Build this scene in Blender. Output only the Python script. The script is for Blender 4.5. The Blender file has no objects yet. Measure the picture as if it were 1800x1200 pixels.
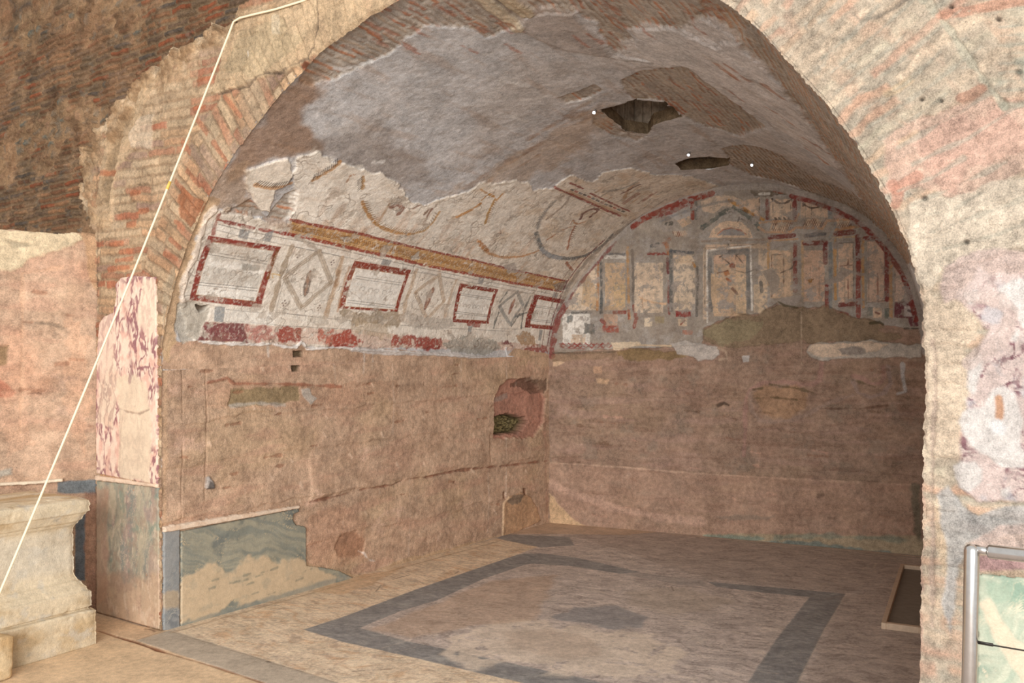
import bpy, math, random
import numpy as np

# ------------------------------------------------------------------ camera, world, lights
sc = bpy.context.scene
CAMZ, FPX, HOR = 2.0, 1500.0, 651.0
cd = bpy.data.cameras.new('camera'); cam = bpy.data.objects.new('camera', cd)
sc.collection.objects.link(cam); sc.camera = cam
cd.sensor_width = 36.0; cd.lens = 30.0; cd.shift_y = 51.0 / 1800.0
cam.location = (0, 0, CAMZ); cam.rotation_euler = (math.pi / 2, 0, 0)
cd.clip_start = 0.05; cd.clip_end = 200

w = bpy.data.worlds.new('daylight'); sc.world = w; w.use_nodes = True
bg = w.node_tree.nodes['Background']
bg.inputs[0].default_value = (1.0, 0.98, 0.95, 1); bg.inputs[1].default_value = 0.95

def area(name, loc, aim, size, power, col=(1, 1, 1)):
    l = bpy.data.lights.new(name, 'AREA'); l.shape = 'RECTANGLE'
    l.size, l.size_y = size; l.energy = power; l.color = col
    o = bpy.data.objects.new(name, l); sc.collection.objects.link(o)
    o.location = loc
    import mathutils
    o.rotation_euler = (mathutils.Vector(aim) - mathutils.Vector(loc)).to_track_quat('-Z', 'Y').to_euler()
    return o
area('daylight_panel', (-1.2, -8.0, 3.5), (0.6, 8.0, 2.0), (9.0, 5.5), 2700, (1.0, 0.975, 0.94))  # upright panel added behind the camera as daylight, kept low to reach the vault
area('camera_flash', (0.28, -0.12, 2.32), (0.3, 8.0, 2.3), (.10, .06), 30, (1.0, 0.985, 0.96))

vs = sc.view_settings
vs.view_transform = 'Standard'; vs.look = 'None'; vs.exposure = -0.22; vs.gamma = 1.0; vs.use_curve_mapping = False

# ------------------------------------------------------------------ noise
_r = np.random.RandomState(7)
_perm = _r.permutation(1024).astype(np.int32)
_ga = _r.rand(1024) * 2 * np.pi
_gx, _gy = np.cos(_ga), np.sin(_ga)
def perlin(x, y, seed=0):
    x = np.asarray(x, float); y = np.asarray(y, float)
    xi = np.floor(x).astype(np.int64); yi = np.floor(y).astype(np.int64)
    xf = x - xi; yf = y - yi
    sx = xf * xf * xf * (xf * (xf * 6 - 15) + 10); sy = yf * yf * yf * (yf * (yf * 6 - 15) + 10)
    def g(i, j, dx, dy):
        h = _perm[(_perm[(i + seed * 37) & 1023] + j) & 1023]
        return _gx[h] * dx + _gy[h] * dy
    a = g(xi, yi, xf, yf); b = g(xi + 1, yi, xf - 1, yf)
    c = g(xi, yi + 1, xf, yf - 1); d = g(xi + 1, yi + 1, xf - 1, yf - 1)
    return ((a + (b - a) * sx) * (1 - sy) + (c + (d - c) * sx) * sy) * 1.5
def fbm(x, y, oct=4, seed=0, gain=.5):
    s = 0; a = 1; t = 0
    for k in range(oct):
        s = s + a * perlin(x * 2 ** k + 13.7 * k, y * 2 ** k - 7.1 * k, seed + k); t += a; a *= gain
    return s / t * 1.35
def sm(a, b, x):
    t = np.clip((x - a) / (b - a), 0, 1); return t * t * (3 - 2 * t)
def hsh(i, seed=0):
    i = np.asarray(i).astype(np.int64)
    return _perm[(_perm[(i + seed * 101) & 1023] + (i >> 10) * 7 + seed) & 1023] / 1023.0
def C(r, g, b):
    f = lambda c: ((c / 255 + .055) / 1.055) ** 2.4 if c > 10 else c / 255 / 12.92
    return np.array([f(r), f(g), f(b)])

# ------------------------------------------------------------------ surveyed plan
P0 = np.array([-2.70, 6.56]); E = np.array([.825, -.565]); N = np.array([.565, .825])   # front plane
B0 = np.array([.487, 11.24]); G = np.array([.893, -.451])                               # back wall
LU = 5.66
def F3(s, z, b=0.0):
    s, z, b = np.broadcast_arrays(np.asarray(s, float), z, b)
    return np.stack([P0[0] + E[0] * s + N[0] * b, P0[1] + E[1] * s + N[1] * b, z], -1)
def smooth_curve(pts, n=600):
    p = np.array(pts, float); out = []
    for i in range(len(p) - 1):
        a = p[max(i - 1, 0)]; b = p[i]; c = p[i + 1]; d = p[min(i + 2, len(p) - 1)]
        t = np.linspace(0, 1, 30, endpoint=False)[:, None]
        out.append(.5 * (2 * b + (c - a) * t + (2 * a - 5 * b + 4 * c - d) * t ** 2 + (3 * b - a - 3 * c + d) * t ** 3))
    out.append(p[-1:]); q = np.concatenate(out)
    l = np.r_[0, np.cumsum(np.hypot(*np.diff(q, axis=0).T))]
    s = np.linspace(0, l[-1], n)
    q = np.stack([np.interp(s, l, q[:, 0]), np.interp(s, l, q[:, 1])], -1)
    for _ in range(6): q[1:-1] = (q[:-2] + 2 * q[1:-1] + q[2:]) / 4
    return q, l[-1]
ARCF, LF = smooth_curve([(0, 2.0), (.015, 2.2), (.10, 2.5), (.34, 2.96), (.81, 3.49), (1.63, 4.02), (2.39, 4.25), (3.0, 4.30),
                         (3.7, 4.16), (4.46, 3.77), (4.77, 3.43), (5.02, 3.09), (5.20, 2.76), (5.32, 2.43), (5.355, 2.2), (5.36, 2.0)])
ARCB, LB = smooth_curve([(0, 2.2), (.015, 2.4), (.12, 2.75), (.42, 3.18), (1.08, 3.83), (1.6, 4.07), (2.13, 4.19), (2.6, 4.2), (3.02, 4.12),
                         (3.66, 3.84), (4.0, 3.55), (4.29, 3.12), (4.42, 2.7), (4.48, 2.4), (4.5, 2.2)])
def pint(tab, w): 
    x = np.linspace(0, 1, len(tab)); return np.interp(w, x, tab[:, 0]), np.interp(w, x, tab[:, 1])
LV = 7.0
def P_vault(u, v):
    u, v = np.broadcast_arrays(u, v); t = u / LU; w_ = v / LV
    s, z = pint(ARCF, w_); f = F3(s, z)
    g, z2 = pint(ARCB, w_)
    b = np.stack([B0[0] + G[0] * g, B0[1] + G[1] * g, z2], -1)
    return f * (1 - t[..., None]) + b * t[..., None]
def P_left(u, v):
    u, v = np.broadcast_arrays(u, v); t = u / LU
    return np.stack([P0[0] + (B0[0] - P0[0]) * t, P0[1] + (B0[1] - P0[1]) * t, v * (2.0 + .2 * t) / 2.1], -1)
def P_back(u, v):
    u, v = np.broadcast_arrays(u, v)
    return np.stack([B0[0] + G[0] * u, B0[1] + G[1] * u, v + 0.], -1)
R0 = P0 + E * 5.36; R1 = B0 + G * 4.5
def P_right(u, v):
    u, v = np.broadcast_arrays(u, v); t = u / 6.2
    return np.stack([R0[0] + (R1[0] - R0[0]) * t, R0[1] + (R1[1] - R0[1]) * t, v * (2.0 + .2 * t) / 2.1], -1)
def P_floor(a, b):
    a, b = np.broadcast_arrays(a, b); return F3(a, 0 * a, b)
# facade: p runs up the left jamb, round the arch and down the right jamb, r goes outward
_jl = np.stack([np.zeros(60), np.linspace(0, 2.0, 60, endpoint=False)], -1)
_jr = np.stack([np.linspace(5.36, 5.33, 61)[1:], np.linspace(2.0, 0, 61)[1:]], -1)
_prof = np.concatenate([_jl, ARCF, _jr])
_pl = np.r_[0, np.cumsum(np.hypot(*np.diff(_prof, axis=0).T))]
PL = _pl[-1]
_tx = np.gradient(_prof[:, 0], _pl); _tz = np.gradient(_prof[:, 1], _pl)
for _ in range(40):
    _tx[1:-1] = (_tx[:-2] + _tx[1:-1] * 2 + _tx[2:]) / 4; _tz[1:-1] = (_tz[:-2] + _tz[1:-1] * 2 + _tz[2:]) / 4
_ln = np.hypot(_tx, _tz); _tx /= _ln; _tz /= _ln
def fac_sz(p, r):
    s = np.interp(p, _pl, _prof[:, 0]) - np.interp(p, _pl, _tz) * r
    z = np.interp(p, _pl, _prof[:, 1]) + np.interp(p, _pl, _tx) * r
    return s, z
def P_fac(p, r):
    p, r = np.broadcast_arrays(p, r)
    r = r - (.012 + .013 * fbm(p * 4, p * 0, 3, 77, .65) + .010 * fbm(p * 26, p * 0, 3, 79, .65)) * np.clip(1 - r / .12, 0, 1)
    s, z = fac_sz(p, r); return F3(s, z)
Q0 = P0 - E * .90; QD = np.array([-.885, -.465])
def P_outer(u, v):      # low pink wall left of the pier, u runs left
    u, v = np.broadcast_arrays(u, v); return np.stack([Q0[0] + QD[0] * u, Q0[1] + QD[1] * u, v + 0.], -1)
def P_upper(u, v):      # dark brick wall set back above it
    u, v = np.broadcast_arrays(u, v); return F3(u, v, .95 + 0 * u)

# ------------------------------------------------------------------ painted, displaced surfaces
def project(P):
    return 900 + FPX * P[..., 0] / P[..., 1], HOR - FPX * (P[..., 2] - CAMZ) / P[..., 1]
class Surf:
    def __init__(s, P, U, V, base=(.5, .4, .3)):
        s.P, s.U, s.V = P, np.asarray(U), np.asarray(V)
        s.u, s.v = np.meshgrid(s.U, s.V)
        s.col = np.empty(s.u.shape + (3,)); s.col[:] = base
        s.H = np.zeros(s.u.shape); s.F = np.zeros(s.u.shape); s.K = np.ones(s.u.shape, bool)
        cu = np.linspace(s.U[0], s.U[-1], 160); cv = np.linspace(s.V[0], s.V[-1], 160)
        s.cu, s.cv = np.meshgrid(cu, cv); s.cx, s.cy = project(P(s.cu, s.cv))
        q = P(s.cu, s.cv); bad = q[..., 1] < .5; s.cx[bad] = 1e9
    def at(s, px, py):
        k = np.argmin((s.cx - px) ** 2 + (s.cy - py) ** 2); u = s.cu.flat[k]; v = s.cv.flat[k]
        for _ in range(12):
            h = .002
            uu = np.array([u, u + h, u]); vv = np.array([v, v, v + h]); x, y = project(s.P(uu, vv))
            J = np.array([[x[1] - x[0], x[2] - x[0]], [y[1] - y[0], y[2] - y[0]]]) / h
            try: d = np.linalg.solve(J, [px - x[0], py - y[0]])
            except Exception: break
            d = np.clip(d, -.4, .4); u += d[0]; v += d[1]
            if abs(d).max() < 1e-4: break
        return u, v
    def pts(s, P): return np.array([s.at(*p) for p in P])
    def box(s, p, m):
        a = np.searchsorted(s.U, p[:, 0].min() - m); b = np.searchsorted(s.U, p[:, 0].max() + m)
        c = np.searchsorted(s.V, p[:, 1].min() - m); d = np.searchsorted(s.V, p[:, 1].max() + m)
        return slice(c, max(d, c)), slice(a, max(b, a))
    def sdist(s, p, sl, closed):
        x = s.u[sl]; y = s.v[sl]; dm = np.full(x.shape, 1e9); ins = np.zeros(x.shape, bool)
        n = len(p); 
        for i in range(n if closed else n - 1):
            a = p[i]; b = p[(i + 1) % n]; d = b - a; L = max(d @ d, 1e-12)
            t = np.clip(((x - a[0]) * d[0] + (y - a[1]) * d[1]) / L, 0, 1)
            dm = np.minimum(dm, np.hypot(x - a[0] - t * d[0], y - a[1] - t * d[1]))
            if closed and a[1] != b[1]:
                c = ((a[1] > y) != (b[1] > y)) & (x < (b[0] - a[0]) * (y - a[1]) / (b[1] - a[1]) + a[0]); ins ^= c
        return np.where(ins, -dm, dm) if closed else dm
    def put(s, sl, al, color, h=None, f=None):
        if color is not None:
            s.col[sl] = s.col[sl] * (1 - al[..., None]) + np.asarray(color) * al[..., None]
        if h is not None: s.H[sl] += h * al
        if f is not None: s.F[sl] = s.F[sl] * (1 - al) + f * al
    def poly(s, P, color, a=1., soft=.006, warp=0., wf=12., seed=3, h=None, f=None, loss=0., lf=14., uv=False, ret=False):
        p = np.array(P, float) if uv else s.pts(P)
        sl = s.box(p, soft + warp * 1.5 + .01)
        if s.u[sl].size == 0: return None
        d = s.sdist(p, sl, True)
        if warp: d = d + warp * fbm(s.u[sl] * wf, s.v[sl] * wf, 4, seed)
        al = a * sm(soft, -soft, d)
        if loss: al = al * s.loss(sl, loss, lf, seed)
        if ret: return sl, al
        s.put(sl, al, color, h, f)
    def loss(s, sl, amt, lf, seed):
        n = fbm(s.u[sl] * lf, s.v[sl] * lf, 5, seed + 50, .62)
        return 1 - sm(-.12, .12, n - (.62 - amt))
    def line(s, P, wd, color, a=1., soft=.0035, warp=0., wf=14., seed=5, h=None, f=None, loss=0., lf=14., uv=False, closed=False):
        p = np.array(P, float) if uv else s.pts(P)
        if closed: p = np.concatenate([p, p[:1]])
        sl = s.box(p, wd + soft + warp * 1.5 + .01)
        if s.u[sl].size == 0: return
        d = s.sdist(p, sl, False) - wd / 2
        if warp: d = d + warp * fbm(s.u[sl] * wf, s.v[sl] * wf, 3, seed)
        al = a * sm(soft, -soft, d)
        if loss: al = al * s.loss(sl, loss, lf, seed)
        s.put(sl, al, color, h, f)
    def n(s, f, oct=4, seed=0, fy=None, gain=.5):
        return fbm(s.u * f, s.v * (fy or f), oct, seed, gain)
    def mix(s, al, color, h=None, f=None):
        s.put((slice(None), slice(None)), np.clip(al, 0, 1) + 0 * s.H, color, h, f)
    def bricks(s, al, st, ln, pitch, length, cols, mortar, joint=.18, seed=0, h=.008, warp=.01, sl=None):
        """st: coordinate across the courses, ln: along them"""
        wv = warp * fbm(st * 5, ln * 5, 3, seed)
        a = (st + wv) / pitch; i = np.floor(a); fa = a - i
        b = ln / length + hsh(i, seed) * 3.7; j = np.floor(b + .35 * (hsh(i * 31, seed + 2) - .5)); fb = b + .35 * (hsh(i * 31, seed + 2) - .5) - j
        idd = (i * 57 + j * 131).astype(np.int64)
        e = np.minimum(np.minimum(fa, 1 - fa) * pitch, np.minimum(fb, 1 - fb) * length)
        e = e + .006 * fbm(st * 30, ln * 30, 3, seed + 3)
        m = sm(joint * pitch * .3, joint * pitch * .8, e)
        r = hsh(idd, seed + 1); k = np.clip((r * len(cols)).astype(int), 0, len(cols) - 1)
        bc = np.array(cols)[k] * (0.86 + .28 * hsh(idd, seed + 5))[..., None]
        c = bc * m[..., None] + np.asarray(mortar) * (1 - m[..., None])
        hh = m * (.6 + .7 * hsh(idd, seed + 7)) * h
        sl = sl or (slice(None), slice(None))
        s.col[sl] = s.col[sl] * (1 - al[..., None]) + c * al[..., None]; s.H[sl] += hh * al

def grid_mesh(name, S, flip=False, skirt=0.0, skirt_dir=None, mat=None, parent=None, keep=None):
    nv, nu = S.u.shape
    P = S.P(S.u, S.v)
    du = np.gradient(P, S.U, axis=1); dv = np.gradient(P, S.V, axis=0)
    n = np.cross(du, dv); n /= np.linalg.norm(n, axis=-1, keepdims=True) + 1e-12
    if flip: n = -n
    P = P + n * S.H[..., None]
    idx = np.arange(nv * nu).reshape(nv, nu)
    K = S.K[:-1, :-1] & S.K[1:, :-1] & S.K[:-1, 1:] & S.K[1:, 1:]
    q = [idx[:-1, :-1], idx[:-1, 1:], idx[1:, 1:], idx[1:, :-1]]
    if flip: q = q[::-1]
    quads = np.stack([a[K] for a in q], -1)
    co = P.reshape(-1, 3); col = np.concatenate([S.col, S.F[..., None]], -1).reshape(-1, 4)
    if skirt:
        Kp = np.pad(K, 1); ed = []
        c = Kp[1:-1, 1:-1]
        for (nb, a, b) in ((Kp[:-2, 1:-1], idx[:-1, :-1], idx[:-1, 1:]), (Kp[2:, 1:-1], idx[1:, 1:], idx[1:, :-1]),
                           (Kp[1:-1, :-2], idx[1:, :-1], idx[:-1, :-1]), (Kp[1:-1, 2:], idx[:-1, 1:], idx[1:, 1:])):
            m = c & ~nb; ed.append(np.stack([a[m], b[m]], -1))
        ed = np.concatenate(ed)
        if keep is not None: ed = ed[keep.ravel()[ed].all(1)]
        vsx = np.unique(ed)
        mp = np.full(nv * nu, -1); 
        d = np.asarray(skirt_dir) * skirt if skirt_dir is not None else -n.reshape(-1, 3)[vsx] * skirt
        K_ = 3 if skirt > .08 else 1
        prev = vsx.copy(); base = co[vsx]; cur = np.arange(len(vsx)); 
        mp[vsx] = np.arange(len(vsx)); e = mp[ed]; allco = [co]; allcol = [col]; off = len(co); rings = [vsx]
        for k in range(K_):
            allco.append(base + d * (k + 1) / K_); allcol.append(col[vsx]); rings.append(off + cur); off += len(vsx)
        co = np.concatenate(allco); col = np.concatenate(allcol); qs = [quads]
        for k in range(K_):
            a, b = rings[k], rings[k + 1]
            x = np.stack([a[e[:, 1]], a[e[:, 0]], b[e[:, 0]], b[e[:, 1]]], -1)
            qs.append(x[:, ::-1] if flip else x)
        quads = np.concatenate(qs)
    used = np.unique(quads); mp = np.full(len(co), -1); mp[used] = np.arange(len(used))
    return raw_mesh(name, co[used], mp[quads], col[used], mat, parent)

def raw_mesh(name, co, quads, col=None, mat=None, parent=None):
    me = bpy.data.meshes.new(name)
    nq = len(quads); k = quads.shape[1]
    me.vertices.add(len(co)); me.vertices.foreach_set('co', np.ascontiguousarray(co, np.float32).ravel())
    me.loops.add(nq * k); me.loops.foreach_set('vertex_index', np.ascontiguousarray(quads, np.int32).ravel())
    me.polygons.add(nq); me.polygons.foreach_set('loop_start', np.arange(0, nq * k, k, dtype=np.int32))
    me.update(calc_edges=True); me.shade_smooth()
    if col is not None:
        at = me.color_attributes.new('paint', 'FLOAT_COLOR', 'POINT')
        at.data.foreach_set('color', np.ascontiguousarray(np.clip(col, 0, 1), np.float32).ravel())
    o = bpy.data.objects.new(name, me); sc.collection.objects.link(o)
    if mat: me.materials.append(mat)
    if parent: o.parent = parent
    return o
def struct(o): o['kind'] = 'structure'; return o
def tag(o, label, cat, group=None):
    o['label'] = label; o['category'] = cat
    if group: o['group'] = group
    return o
def empty(name, loc, rz=0.):
    o = bpy.data.objects.new(name, None); sc.collection.objects.link(o); o.location = loc; o.rotation_euler = (0, 0, rz); return o

# ------------------------------------------------------------------ materials
class NT:
    def __init__(s, name):
        s.m = bpy.data.materials.new(name); s.m.use_nodes = True; s.t = s.m.node_tree
        s.b = s.t.nodes['Principled BSDF']; s.pos = s.t.nodes.new('ShaderNodeNewGeometry').outputs['Position']
    def nd(s, t, **k):
        n = s.t.nodes.new(t)
        for a, b in k.items(): setattr(n, a, b)
        return n
    def ln(s, a, b): s.t.links.new(a, b)
    def noise(s, scale, detail=6, rough=.6, stretch=None, dist=0.):
        n = s.nd('ShaderNodeTexNoise'); n.inputs['Scale'].default_value = scale
        n.inputs['Detail'].default_value = detail; n.inputs['Roughness'].default_value = rough; n.inputs['Distortion'].default_value = dist
        if stretch:
            m = s.nd('ShaderNodeMapping'); m.inputs['Scale'].default_value = stretch[:3]
            if len(stretch) > 3: m.inputs['Rotation'].default_value = (0, 0, stretch[3])
            s.ln(s.pos, m.inputs[0]); s.ln(m.outputs[0], n.inputs[0])
        else: s.ln(s.pos, n.inputs[0])
        return n.outputs[0]
    def math(s, op, a, b=None, clamp=False):
        n = s.nd('ShaderNodeMath', operation=op, use_clamp=clamp)
        for i, x in enumerate((a, b)):
            if x is None: continue
            if isinstance(x, (int, float)): n.inputs[i].default_value = x
            else: s.ln(x, n.inputs[i])
        return n.outputs[0]
    def ramp(s, x, a, b, lo=0., hi=1.):
        n = s.nd('ShaderNodeMapRange', clamp=True, interpolation_type='SMOOTHSTEP')
        for i, q in enumerate((x, a, b, lo, hi)):
            if isinstance(q, (int, float)): n.inputs[i].default_value = q
            else: s.ln(q, n.inputs[i])
        return n.outputs[0]
    def mixc(s, f, a, b, mode='MIX'):
        n = s.nd('ShaderNodeMix', data_type='RGBA', blend_type=mode)
        for i, x in ((0, f), (6, a), (7, b)):
            if isinstance(x, (int, float)): n.inputs[i].default_value = x
            elif isinstance(x, (tuple, np.ndarray, list)): n.inputs[i].default_value = (*[float(q) for q in x[:3]], 1)
            else: s.ln(x, n.inputs[i])
        return n.outputs[2]
    def bump(s, h, dist, prev=None, strength=1.):
        n = s.nd('ShaderNodeBump'); n.inputs['Distance'].default_value = dist; n.inputs['Strength'].default_value = strength
        s.ln(h, n.inputs['Height'])
        if prev is not None: s.ln(prev, n.inputs['Normal'])
        return n.outputs[0]
def masonry_mat(name, grain=1., contrast=1., bump=.012, rough=.92, streak=None, spec=.2, speck=1.):
    t = NT(name)
    at = t.nd('ShaderNodeAttribute', attribute_name='paint')
    c = at.outputs['Color']; F = at.outputs['Alpha']
    inv = t.math('SUBTRACT', 1.0, F)
    n1 = t.noise(3.2 * grain, 8, .62); n2 = t.noise(19 * grain, 8, .68); n3 = t.noise(95 * grain, 5, .7)
    k = t.math('ADD', t.ramp(n1, .3, .7, 1 - .16 * contrast, 1 + .13 * contrast), t.ramp(n2, .28, .72, -.19 * contrast, .17 * contrast))
    k = t.math('ADD', k, t.ramp(n3, .3, .7, -.17 * contrast, .15 * contrast))
    k = t.math('ADD', t.math('MULTIPLY', t.math('SUBTRACT', k, 1.), t.math('SUBTRACT', 1.0, t.math('MULTIPLY', F, .55))), 1.)
    v = t.nd('ShaderNodeCombineColor'); 
    for i in range(3): t.ln(k, v.inputs[i])
    c = t.mixc(1., c, v.outputs[0], 'MULTIPLY')
    # dust bloom and dark pits
    d = t.ramp(t.noise(7.5 * grain, 9, .72), .56, .78, 0, .45); d = t.math('MULTIPLY', d, inv)
    c = t.mixc(d, c, t.mixc(.5, c, (.62, .56, .47)))
    p = t.ramp(t.noise(48 * grain, 3, .5), .69, .76, 0, .55 * speck); p = t.math('MULTIPLY', p, inv)
    c = t.mixc(p, c, (.07, .05, .035))
    if streak:
        sn = t.noise(1, 7, .65, streak)
        c = t.mixc(t.math('MULTIPLY', t.ramp(sn, .5, .72, 0, .4), inv), c, t.mixc(.6, c, (.16, .12, .09)))
    t.ln(c, t.b.inputs['Base Color']); t.b.inputs['Roughness'].default_value = rough
    t.b.inputs['Specular IOR Level'].default_value = spec
    b = t.bump(t.noise(14 * grain, 9, .72), bump * 1.7)
    b = t.bump(t.noise(75 * grain, 6, .7), bump * .7, b)
    t.ln(b, t.b.inputs['Normal'])
    return t.m
def flat_mat(name, col, rough=.5, metal=0., nscale=None, amt=.15, bump=0., emit=None):
    t = NT(name)
    c = tuple(float(x) for x in col)
    if nscale:
        n = t.noise(nscale, 7, .65); k = t.ramp(n, .3, .7, 1 - amt, 1 + amt)
        v = t.nd('ShaderNodeCombineColor')
        for i in range(3): t.ln(k, v.inputs[i])
        t.ln(t.mixc(1., c, v.outputs[0], 'MULTIPLY'), t.b.inputs['Base Color'])
        if bump: t.ln(t.bump(n, bump), t.b.inputs['Normal'])
    else: t.b.inputs['Base Color'].default_value = (*c, 1)
    t.b.inputs['Roughness'].default_value = rough; t.b.inputs['Metallic'].default_value = metal
    if emit: t.b.inputs['Emission Color'].default_value = (*emit[0], 1); t.b.inputs['Emission Strength'].default_value = emit[1]
    return t.m
MAT = {}
MAT['wall'] = masonry_mat('pink_mortar', 1.1, 1.2, .011)
MAT['vault'] = masonry_mat('vault_plaster', 1.25, 1.1, .008)
MAT['facade'] = masonry_mat('brick_facade', 1.7, 1.4, .012)
MAT['dark'] = masonry_mat('old_brickwork', .9, 1.4, .03)
MAT['floor'] = masonry_mat('marble_floor', 1.3, .95, .0015, .6, None, .35, .35)
def lin(a, b, st): return np.linspace(a, b, max(2, int(round((b - a) / st)) + 1))
def seg(*x):
    out = []
    for i in range(0, len(x) - 2, 2): out.append(lin(x[i], x[i + 2], x[i + 1])[:-1])
    return np.r_[np.concatenate(out), x[-1]]
# palette (reflectance of the things themselves)
PINK = C(208, 176, 150); PINKD = C(178, 145, 120); PINKR = C(200, 160, 136); TAN = C(206, 176, 142); OLIVE = C(150, 132, 98)
PLAS = C(242, 232, 218); WHT = C(250, 245, 236); GREY = C(172, 163, 154); GREYW = C(200, 192, 182); RED = C(158, 62, 46); MAR = C(122, 52, 58)
OCH = C(198, 142, 72); OCHD = C(160, 108, 54); BRN = C(128, 92, 68); INK = C(62, 52, 50); SLATE = C(108, 112, 116); CREAM = C(228, 200, 170)
BRICKS = [C(214, 168, 128), C(224, 182, 140), C(204, 150, 116), C(216, 186, 150), C(192, 124, 92), C(208, 176, 140), C(222, 190, 152), C(186, 150, 126)]
BRICKR = [C(232, 196, 158), C(238, 206, 170), C(228, 190, 156), C(232, 212, 180), C(226, 182, 148), C(218, 206, 176), C(240, 214, 180), C(222, 176, 146)]
BRICKV = [C(172, 144, 124), C(182, 130, 104), C(182, 166, 150), C(170, 154, 140), C(190, 138, 108), C(178, 160, 142), C(166, 148, 132)]
BRICKD = [C(150, 106, 76), C(134, 94, 68), C(166, 122, 88), C(122, 98, 78), C(158, 92, 62), C(140, 116, 92), C(110, 96, 84)]

def pink_wall(S, seed=0, vo=0.0):
    u, v = S.u, S.v + vo
    a = fbm(u * .8, v * 1.1, 4, 1); b = fbm(u * 3.2, v * 4.6, 5, 2, .6); c = fbm(u * 1.3, v * 6.5, 5, 9)
    col = PINK + (PINKD - PINK) * sm(-.25, .5, b)[..., None] * .62
    col = col + (TAN - col) * (sm(.0, .45, a) * .5)[..., None]
    col = col + (PINKR - col) * (sm(.05, .5, c) * .6)[..., None]
    d = fbm(u * 9, v * 14, 5, 12, .62)
    col = col * (1 + .10 * d)[..., None]
    w_ = sm(.36, .56, fbm(u * 2.2, v * 3.0, 6, 31, .66))
    col = col + (C(226, 190, 168) - col) * (w_ * .45)[..., None]
    S.col[:] = col
    S.H += .007 * b + .004 * d + .012 * fbm(u * 1.3, v * 3.2, 3, 15)
    # ragged shallow ledges left by the lifts of mortar
    for k, (z0, am) in enumerate(((.42, .010), (.86, .012), (1.30, .010), (1.66, .012))):
        e = v - z0 - .07 * fbm(u * 1.1 + k * 9, v * .3, 4, 40 + k, .6)
        S.H += am * sm(-.012, .012, e) * sm(.3, -.06, e)

def scroll(S, a, b, n, amp, col, wd):
    a = np.array(S.at(*a)); b = np.array(S.at(*b)); d = (b - a) / n; nn = np.array([-d[1], d[0]]); nn /= np.hypot(*nn)
    for k in range(n):
        o = a + d * (k + .5); R = np.hypot(*d) * .46
        th = np.linspace(-.3, 4.6, 12) * (1 if k % 2 else -1) + (0 if k % 2 else math.pi)
        P = [o + R * (1 - .07 * j) * np.array([math.cos(t), 0]) + np.array([0, amp * (1 - .05 * j) * math.sin(t)]) for j, t in enumerate(th)]
        S.line(P, wd, col, .55, uv=True, loss=.25, lf=20, f=.8)
def rosette(S, x, y, r, col):
    c = np.array(S.at(x, y))
    for dx, dy in ((1, 0), (-1, 0), (0, 1.3), (0, -1.3)):
        p = c + np.array([dx, dy]) * r; S.line([p, p + .001], r * 1.0, col, .8, uv=True)
def dline(S, a, b, off, col, wd, al=.75):
    S.line([a, b], wd, col, al, loss=.12, lf=25, f=.8); S.line([(a[0] - off * .15, a[1] + off), (b[0] - off * .15, b[1] + off)], wd, col, al, loss=.12, lf=25, f=.8)
def framed(S, o, inn, red, loss=.24, cream=WHT):
    S.poly(o, red, 1., .004, .004, 20, loss=loss, lf=11, f=.7)
    S.poly(inn, cream, 1., .004, f=.75)
    S.line(inn, .006, OCH, .55, closed=True, loss=.2)
    S.line(o, .005, PLAS, .8, closed=True)

# =================================================================== VAULT
V = Surf(P_vault, seg(-.006, .0062, 5.76), np.r_[seg(0, .0046, 1.9, .0085, 3.2, .012, 7.0)])
_c = slice(None)
g1 = V.n(.9, 5, 61); g2 = V.n(3.4, 5, 62, 5, .6); g3 = V.n(12, 4, 63, 20, .6); st = fbm(V.u * 1.1, V.v * 7, 5, 64, .62)
V.col[:] = C(205, 203, 203)
V.mix(sm(.0, .5, g1) * .6, C(208, 200, 194)); V.mix(sm(.1, .6, g2) * .6, C(188, 180, 174)); V.mix(sm(.12, .6, -g2) * .5, C(208, 202, 198))
V.mix(sm(.12, .55, st) * .35, C(178, 152, 130)); V.H += .005 * g2 + .003 * g3 + .007 * g1
# bare brick barrel (bricks lie along the vault)
bz = {}
def vbrick(P, warp=.06, a=1., soft=.01, seed=3, pitch=.046, cols=BRICKV):
    r = V.poly(P, None, a, soft, warp, 4.5, seed, ret=True)
    if r is None: return
    sl, al = r
    V.H[sl] -= .016 * al
    V.bricks(al, V.v[sl], V.u[sl], pitch, .34, cols, C(192, 182, 170), .5, seed, .005, .02, sl)
    V.put(sl, al * sm(.0, .4, fbm(V.u[sl] * 5, V.v[sl] * 7, 4, seed + 8)) * .8, C(178, 168, 158))
    rim = al * (1 - al) * 4
vbrick([(535, 120), (700, -20), (1120, -60), (1020, 20), (930, 30), (860, 62), (745, 40), (700, 82), (655, 112), (600, 135), (540, 150)], .07, seed=4)
vbrick([(925, -30), (950, 16), (1012, 18), (1046, 42), (1068, 84), (1098, 98), (1137, 104), (1112, 74), (1104, 55), (1200, 53), (1262, 82), (1330, 60), (1280, -40), (1000, -80)], .05, seed=5)
vbrick([(1092, 140), (1130, 124), (1205, 118), (1250, 150), (1300, 186), (1345, 225), (1300, 240), (1245, 225), (1200, 206), (1165, 179), (1118, 174), (1096, 160)], .04, seed=6)
vbrick([(980, 172), (1020, 160), (1044, 149), (1062, 160), (1030, 175), (995, 182)], .02, seed=7)
vbrick([(1268, 262), (1300, 254), (1350, 262), (1420, 285), (1480, 325), (1545, 385), (1600, 450), (1560, 420), (1480, 370), (1400, 330), (1330, 312), (1290, 295)], .04, seed=8, cols=[C(156, 132, 108), C(166, 134, 108), C(148, 132, 116)])
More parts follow.
